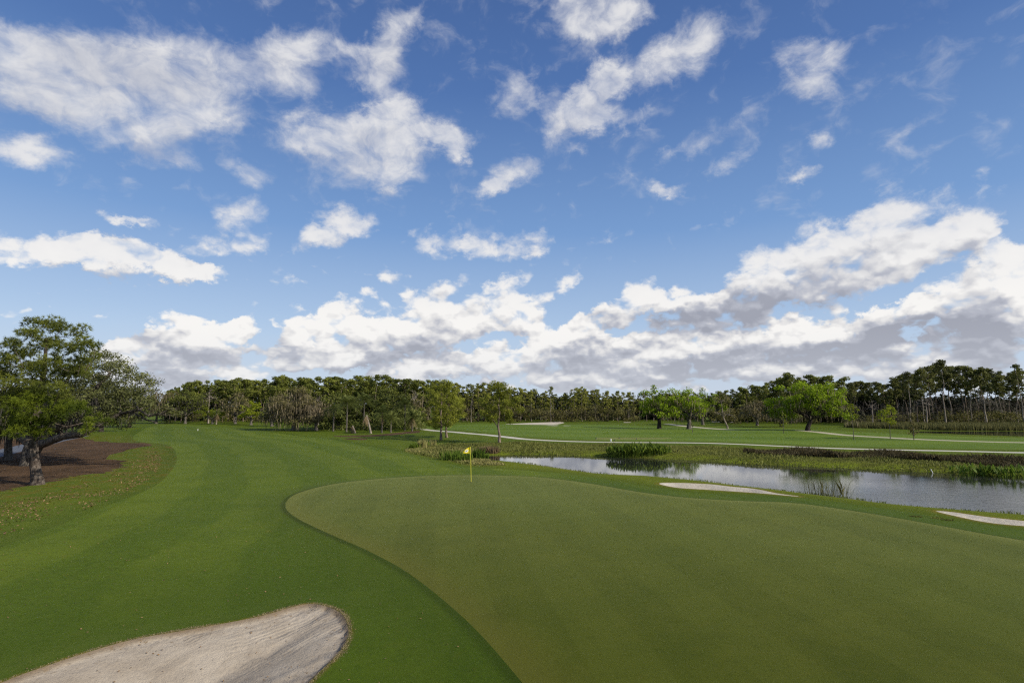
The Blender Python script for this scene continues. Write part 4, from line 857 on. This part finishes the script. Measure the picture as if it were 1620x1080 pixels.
for x, y in [(10, 640), (-10, 650), (25, 660), (5, 670), (-25, 640), (30, 640), (-30, 670)]: tw.append((*px_local(B2, x, y, g.uniform(0, 3)), 1.1, .8))
for c in sorted(tw, key=lambda c: abs(c[0]) + abs(c[2] - 2)): sk.join(np.array(c[:3]), g, .3, .2, 2.0)
mOakTwig = leaf_mat('sparse_oak_leaves', (.042, .048, .016), (.150, .160, .052), .2)
tree('oak_tree', 'sparse grey-brown oak leaning out behind the big left pine with a pale limb reaching right', 'tree', sk, [('crown', mOakTwig, leaf_cloud(tw, 340, .17, .085, g, .4))], bark_mat('weathered_oak_bark', (.045, .038, .031), (.15, .13, .105)), .015, sides=7, loc=B2,
     moss=moss_cloud([px_local(B2, x, y, g.uniform(-2, 2)) for x in range(66, 160, 7) for y in (632, 646, 660)], 22, .3, 1.0, .08, g, .55), mossmat=mMossDark)
# dark oak at the picture's left edge and the shaded trees further back
o = oak_px(12, 728, 596, 190, 96, 'shadowy oak behind the big pine at the left edge by the asphalt path', leafm=mOakGreen, bark=mBarkGrey, mossn=34, mossm=mMossDark, mlen=(.6, 2.0), dens_=120, ncl=60, leaf=(.24, .14), rad=.32, trunk_h=.3, zmin=-.25, crfrac=.13)
for i, (px, py, yt, wd, lab) in enumerate([(20, 692, 604, 120, 'dark oak far back behind the left edge oak'), (95, 690, 606, 100, 'dark oak far back seen under the boughs of the big left pine'), (160, 683, 600, 90, 'dark oak far back behind the twiggy crown of the leaning oak'), (205, 676, 611, 70, 'dark oak far back just right of the twiggy leaning oak')]):
    oak_px(px, py, yt, wd, 130 + i, lab, leafm=mOakGreen, bark=mBarkDark, mossn=14, mossm=mMossDark, dens_=60, ncl=56, zmin=-.75, trunk_h=.15)

# ------------------------------------------------------------------ grass, reeds and litter that nobody could count
def scatter(poly, n_, g, cond=None):
    lo, hi_ = poly.min(0), poly.max(0); out = []
    tot_ = 0
    while tot_ < n_:
        q_ = g.uniform(lo, hi_, size=(n_ * 3, 2)); q_ = q_[inside(poly, q_)]
        if cond is not None: q_ = q_[cond(q_)]
        out.append(q_); tot_ += len(q_)
        if len(out) > 40: break
    q_ = np.concatenate(out)[:n_]; return np.array([(x, y, gz(x, y)) for x, y in q_])
def stuff(name, label, cat, V, F, t, m): return tag(new_mesh(name, V, F, m, attrs=dict(tint=t)), label, cat, None, 'stuff')
g = np.random.default_rng(77)
inview = lambda q_: (np.abs(q_[:, 0]) < q_[:, 1] * .97 + 3)
pts = scatter(bank, 26000, g, lambda q_: inview(q_) & (sdist(pond, q_) > .25)); dp = sdist(pond, pts[:, :2])
h = g.uniform(.06, .22, len(pts)) * (1 + .6 * np.sin(pts[:, 0] * .6 + np.sin(pts[:, 1]))); h = np.maximum(.05, h); V, F = blades(pts, h, .07, g, .5)
stuff('bank_grass', 'rough yellow-green grass on the far bank of the pond', 'grass', V, F, np.repeat(np.clip(g.normal(.5, .22, len(pts)) + .15 * np.sin(pts[:, 0] * .35), 0, 1), 5), mBankG)
heath = loop([(1180, 716), (1300, 718), (1440, 721), (1540, 726), (1620, 732), (1800, 745), (1800, 756), (1620, 742), (1540, 735), (1440, 728), (1300, 724), (1200, 721)])
pts = scatter(heath, 15000, g, inview); h = g.uniform(.20, .55, len(pts)) * (1 + .5 * np.sin(pts[:, 0] * .9)); V, F = blades(pts, np.maximum(.1, h), .08, g, .35)
stuff('bank_weeds', 'dark brown weeds along the top of the far pond bank on the right', 'weeds', V, F, np.repeat(np.clip(g.normal(.45, .25, len(pts)), 0, 1), 5), mHeath)
pts = scatter(marsh, 16000, g, inview); h = g.uniform(.7, 1.5, len(pts)); V, F = blades(pts, h, .16, g, .12)
stuff('marsh_grass', 'band of tall tan marsh grass in front of the right wood', 'grass', V, F, np.repeat(np.clip(g.normal(.45, .22, len(pts)), 0, 1), 5), mMarsh)
dryp = loop([(640, 712), (690, 706), (740, 708), (765, 716), (770, 724), (780, 730), (800, 735), (770, 736), (735, 733), (700, 724), (660, 716)])
pts = scatter(dryp, 7000, g); pts = pts[sdist(pond, pts[:, :2]) > .1]; V, F = blades(pts, g.uniform(.05, .20, len(pts)), .055, g, .6)
stuff('dry_grass', 'straw-coloured dry grass round the left end of the pond', 'grass', V, F, np.repeat(np.clip(g.normal(.55, .25, len(pts)), 0, 1), 5), mDry)
# near shore fringe
d_ = np.roll(pond, -1, 0) - pond; seg = np.linalg.norm(d_, axis=1); idx = g.choice(len(pond), 9000, p=seg / seg.sum()); q_ = pond[idx] + d_[idx] * g.random((9000, 1)); q_ += g.normal(size=q_.shape) * .35; q_ = q_[inview(q_) & (sdist(pond, q_) > .05)]
pts = np.array([(x, y, gz(x, y)) for x, y in q_]); V, F = blades(pts, g.uniform(.04, .13, len(pts)) * (1 + .5 * np.sin(pts[:, 0] * 1.1)), .03, g, .5)
stuff('shore_grass', 'short tufty grass along the edge of the pond', 'grass', V, F, np.repeat(np.clip(g.normal(.6, .2, len(pts)), 0, 1), 5), leaf_mat('shore_grass_blades', (.05, .07, .012), (.17, .20, .04), .3))
# dead thatch hanging over the bunker lip, turf fringe behind it
d_ = np.roll(bunker, -1, 0) - bunker; seg = np.linalg.norm(d_, axis=1); sel = bunker[:, 1] > 7.0; pr = seg * sel; NB = 9000; idx = g.choice(len(bunker), NB, p=pr / pr.sum()); q_ = bunker[idx] + d_[idx] * g.random((NB, 1))
o_ = np.abs(g.normal(size=NB)) * .05; nn = unit(np.stack([-d_[idx, 1], d_[idx, 0]], 1)); sg = -1 if inside(bunker, bunker[:40] + unit(np.stack([-d_[:40, 1], d_[:40, 0]], 1)) * .1).mean() > .5 else 1
ed = .5 + .5 * np.sin(q_[:, 0] * 2.3 + 1.7 * np.sin(q_[:, 1] * 1.9)) * np.sin(q_[:, 0] * .9 + 1); ok = g.random(NB) < np.clip(ed * 1.5 - .25, .03, 1) * np.where(q_[:, 0] > -3.05 - (q_[:, 1] < 10.6) * .35, .25, 1); q_, o_, idx, nn, ed = q_[ok], o_[ok], idx[ok], nn[ok], ed[ok]; o_ = o_ * (.4 + ed)
q_ = q_ + nn * sg * (o_[:, None] + .01); pts = np.array([(x, y, gz(x, y)) for x, y in q_]); V, F = blades(pts, g.uniform(.008, .026, len(pts)), .007, g, .9, .012)
stuff('bunker_fringe', 'dead straw fringe along the lip of the near bunker', 'grass', V, F, np.repeat(np.clip(g.normal(.6, .25, len(pts)) - o_ * 2, 0, 1), 5), mFringe)
# fallen leaves under the left trees and in the bunker
litp = loop([(-120, 812), (0, 796), (90, 778), (170, 752), (215, 726), (240, 712), (255, 730), (235, 760), (170, 792), (90, 822), (-60, 860)])
pts = scatter(litp, 5200, g, inview); keep = np.sin(pts[:, 0] * 1.3 + 2 * np.sin(pts[:, 1] * .7)) + g.normal(size=len(pts)) * .5 > -.2; pts = pts[keep]
def flakes(pts, l, g):
    n_ = len(pts); nn = unit(g.normal(size=(n_, 3)) * .35 + np.array([0, 0, 1])); t = unit(np.cross(nn, g.normal(size=(n_, 3)))); b = np.cross(nn, t); s_ = l * g.uniform(.6, 1.3, n_)
    return quads(pts + np.array([0, 0, .02]), t, b, s_, s_ * .55)
V, F = flakes(pts, .10, g); stuff('fallen_leaves', 'brown fallen leaves scattered on the rough beside the left trees', 'leaves', V, F, np.repeat(g.random(len(pts)), 4), mLitter)
pts = scatter(bunker, 190, g, lambda q_: inview(q_) & (q_[:, 1] > 7)); V, F = flakes(pts, .045, g); stuff('sand_debris', 'bits of leaf and twig lying in the near bunker', 'leaves', V, F, np.repeat(g.random(len(pts)) * .5, 4), mLitter)

q_ = scatter(fair, 2600, g, lambda q_: inview(q_) & (q_[:, 1] > 8) & (q_[:, 1] < 24) & (q_[:, 0] < 2) & (sdist(bunker, q_) > .1) & (sdist(green, q_) > .1))
q_ = q_[g.random(len(q_)) < .12]; V, F = flakes(q_, .045, g); stuff('turf_litter', 'tiny pale leaf bits and clippings lying on the near fairway', 'leaves', V, F, np.repeat(.4 + .6 * g.random(len(q_)), 4), mLitter)
# ------------------------------------------------------------------ single waterside plants
def clump(name, label, px, py, w_, h, n_, m, seed, bl=.05, lean=.2, group=None, cat='plant', z=None):
    g = np.random.default_rng(seed); b = at(px, py); a = g.random(n_) * 6.283; r_ = w_ / 2 * np.sqrt(g.random(n_)); pts = np.stack([np.cos(a) * r_, np.sin(a) * r_ * .7, np.zeros(n_)], 1)
    hh = h * g.uniform(.55, 1.05, n_); V, F = blades(pts, hh, bl, g, lean, .15); o = new_mesh(name, V, F, m, attrs=dict(tint=np.repeat(np.clip(g.normal(.5, .25, n_), 0, 1), 5)))
    o.location = b; return tag(o, label, cat, group)
clump('reed_clump', 'bright green reeds left of the flag at the pond end', 718, 727, 2.6, .95, 240, mReed, 1, .06)
clump('reed_clump', 'short green reeds hidden partly by the yellow flag', 735, 728, 1.6, .8, 150, mReed, 2, .06)
clump('reed_clump', 'tall green reeds between the flag and the pale dry grass', 757, 726.5, 1.2, 1.25, 170, mReed, 3, .06)
clump('reed_clump', 'yellow-green reeds at the tip of the pond right of the flag', 766, 727, 1.0, .8, 120, mReed, 4, .06)
clump('dry_grass_clump', 'whitish dry grass clump on the left at the pond tip', 766, 715, 1.6, .7, 220, mPalmDry, 5, .05, .45)
clump('dry_grass_clump', 'rounded pale dry grass clump on the right at the pond tip', 777, 716, 1.8, .8, 260, mPalmDry, 6, .05, .45)
clump('dry_grass_clump', 'tall brown feathery grass tuft at the left of the dry bank', 668, 708.5, 1.2, 1.2, 120, mDry, 7, .05, .12)
clump('dry_grass_clump', 'small straw tuft between the brown tuft and the pair of pines', 685, 705.5, .8, .9, 60, mDry, 8, .05, .12)
clump('bush', 'low dark green bush beside the brown feathery tuft', 657, 708.5, 1.5, .6, 160, mArrow, 9, .08, .4)
clump('sedge_clump', 'thin upright sedge growing at the near shore of the pond', 1311, 784, 2.6, 1.15, 150, leaf_mat('sedge_blades', (.06, .06, .022), (.20, .19, .075), .2), 10, .016, .38)
clump('shore_weed', 'small dark weed tuft at the near shore in the right corner of the pond', 1588, 809, .55, .32, 60, mHeath, 11, .03, .5)
clump('water_weed', 'dark clump sticking out of the water by the near shore', 921, 743, 1.1, .28, 120, mHeath, 12, .07, .5)
clump('water_weed', 'tiny dark upright weed near the left tip of the pond', 812, 729.5, .4, .4, 40, mHeath, 13, .05, .2)
for i, (x, y, lab) in enumerate([(1449, 817, 'left'), (1482, 819.5, 'middle'), (1499, 822.5, 'right')]):
    clump('grass_tuft', 'dark grass tuft between the green and the corner bunker, %s one of three' % lab, x, y, .50, .05, 110, mBankG, 20 + i, .03, .8)
def arrowheads(label, px, py, w_, d_, h, n_, seed, m):
    g = np.random.default_rng(seed); b = at(px, py); root = empty('arrowhead_patch', b); tag(root, label, 'plant')
    a = g.random(n_) * 6.283; r_ = np.sqrt(g.random(n_)); q_ = np.stack([np.cos(a) * r_ * w_ / 2, np.sin(a) * r_ * d_ / 2, np.zeros(n_)], 1); hh = h * g.uniform(.45, 1.05, n_) * (1 - .45 * r_ ** 3)
    V, F = blades(q_, hh, .035, g, .06, .3); new_mesh('stems', V, F, m, root, attrs=dict(tint=np.full(len(V), .35)))
    top = q_ + np.stack([g.normal(size=n_) * .05, g.normal(size=n_) * .05, hh], 1); az_ = g.random(n_) * 6.283; t = unit(np.stack([np.cos(az_) * .45, np.sin(az_) * .45, np.full(n_, .9)], 1)); s_ = unit(np.stack([-np.sin(az_), np.cos(az_), np.zeros(n_)], 1))
    L = .46 * g.uniform(.7, 1.2, (n_, 1)); W = L * .36; V = np.stack([top - t * L * .25, top + s_ * W * .5, top + t * L * .35 + s_ * W * .38, top + t * L * .8, top + t * L * .35 - s_ * W * .38, top - s_ * W * .5], 1).reshape(-1, 3)
    new_mesh('leaves', V, np.arange(len(V)).reshape(-1, 6), m, root, attrs=dict(tint=np.repeat(np.clip(g.normal(.45, .28, n_), 0, 1), 6)))
    return root
arrowheads('dense mound of broad upright leaves on the far side of the pond', 1011, 719, 6.8, 2.6, .98, 820, 31, mArrow)
arrowheads('yellow-green broad-leaved plants at the far waterline near the right edge, biggest patch', 1546, 753, 2.8, 1.0, .75, 90, 32, mReed)
arrowheads('sparse yellow-green plants at the waterline just right of the biggest patch', 1571, 753, 1.8, .8, .7, 34, 33, mReed)
arrowheads('green plants at the far waterline touching the right edge of the photo', 1608, 756, 2.6, 1.0, .75, 80, 34, mReed)
arrowheads('tiny yellow-green plants at the far waterline left of the biggest patch', 1513, 748, 1.4, .6, .45, 22, 35, mReed)

# ------------------------------------------------------------------ flag, stake, markers
def plain(name, col, rough=.5, nz=.15):
    m, n = mat(name); t = n.add('ShaderNodeTexCoord').outputs['Object']; a = n.noise(t, 9, 3, .6)
    n.out(n.bsdf(n.mix(n.math('MULTIPLY', a, nz), col, tuple(c * .55 for c in col)), rough, .3)); return m
def lathe(prof_, sides=12):
    a = np.arange(sides) / sides * 2 * math.pi; V = np.concatenate([np.stack([np.cos(a) * r_, np.sin(a) * r_, np.full(sides, z_)], 1) for r_, z_ in prof_]); F = []
    for k in range(len(prof_) - 1):
        for i in range(sides): j = (i + 1) % sides; F.append((k * sides + i, k * sides + j, (k + 1) * sides + j, (k + 1) * sides + i))
    return V, np.array(F)
FB = at(745.3, 763); root = empty('golf_flag', FB); tag(root, 'yellow flag on a thin yellow pole standing in the hole of the green', 'flag')
PH = 2.16; mYel = plain('yellow_paint', (.62, .58, .05)); mFl = plain('yellow_cloth', (.85, .70, .02), .8); mWh = plain('white_print', (.85, .84, .78), .8); mHole = plain('dark_cup', (.02, .02, .02)); mInk = plain('dark_print', (.10, .16, .12), .8)
V, F = lathe([(.010, -.10), (.017, .0), (.017, .8), (.0145, 1.5), (.013, PH - .01), (.004, PH)]); new_mesh('pole', V, F, mYel, root, smooth=True).rotation_euler = (0, R(-1.6), 0)
V, F = lathe([(.013, .045), (.054, .006), (.054, .003), (.020, .002)], 20); new_mesh('hole_cup', V, F, mHole, root)
# cloth, blowing to the left and sagging; the lean of the pole is carried over to the cloth's hoist
def flag_pt(u, v):    # u 0 at pole .. 1 fly ; v 0 bottom .. 1 top
    hoist = 1.74 + .42 * v; x = -.46 * u - math.sin(R(1.6)) * hoist - .015; z = hoist * .9996 - .25 * u * (.35 + .65 * v) - .05 * u * u + .16 * u * (1 - v); y = .05 * math.sin(u * 5.5 + v * 1.2) * u ** .5 + .04 * u
    return x, y, z
nu, nv = 16, 10; V = [flag_pt(i / nu, j / nv) for j in range(nv + 1) for i in range(nu + 1)]; F = [(j * (nu + 1) + i, j * (nu + 1) + i + 1, (j + 1) * (nu + 1) + i + 1, (j + 1) * (nu + 1) + i) for j in range(nv) for i in range(nu)]
cloth = new_mesh('cloth', np.array(V), np.array(F), mFl, root, smooth=True)
def patch(nm, uvs, m, off):
    k = 14; V = []
    for u, v in uvs: x, y, z = flag_pt(u, v); V.append((x, y - off, z))
    V2_ = V + [(x, y + 2 * off, z) for x, y, z in V]; n_ = len(V)
    return new_mesh(nm, np.array(V2_), [np.array([list(range(n_))]), np.array([list(range(2 * n_ - 1, n_ - 1, -1))])], m, cloth)
patch('emblem_field', [(.50 + .24 * math.cos(a), .52 + .30 * math.sin(a)) for a in np.arange(18) / 18 * 6.283], mWh, .006)
patch('emblem', [(.48 + .15 * math.cos(a) * (1 + .25 * math.cos(3 * a)), .50 + .15 * math.sin(a) * (1 + .25 * math.cos(3 * a))) for a in np.arange(18) / 18 * 6.283], mInk, .010)
def post(name, label, px, py, h, r_, col, tilt=0.0, cat='marker', cap=True):
    b = at(px, py); V, F = lathe([(r_, -.15), (r_, h * .96), (r_ * .6, h), (.002, h + r_ * .2)], 10); o = new_mesh(name, V, F, plain(name + '_paint', col), smooth=False); o.location = b; o.rotation_euler = (0, tilt, 0); return tag(o, label, cat)
post('water_stake', 'slim white stake leaning left in the shallow water of the far shore', 1476, 748.5, .36, .028, (.75, .75, .72), R(-24), 'stake')
post('yardage_post', 'tiny white post standing in the middle of the far left fairway', 313, 681, .34, .045, (.82, .82, .80))
post('tee_marker', 'small white post beside the cart path in front of the far tee', 966.5, 697.6, .32, .07, (.82, .82, .80))
post('tee_marker', 'small dark marker at the left end of the far tee', 943, 694.3, .24, .07, (.03, .03, .03))
post('tee_marker', 'small dark marker close right of the white post by the path', 972, 696.8, .16, .08, (.03, .03, .03))
post('tee_marker', 'small dark marker on the far tee right of the white post', 979.5, 693.6, .18, .07, (.03, .03, .03))
post('tee_marker', 'small dark marker near the right end of the far tee', 1007, 695, .20, .07, (.03, .03, .03))
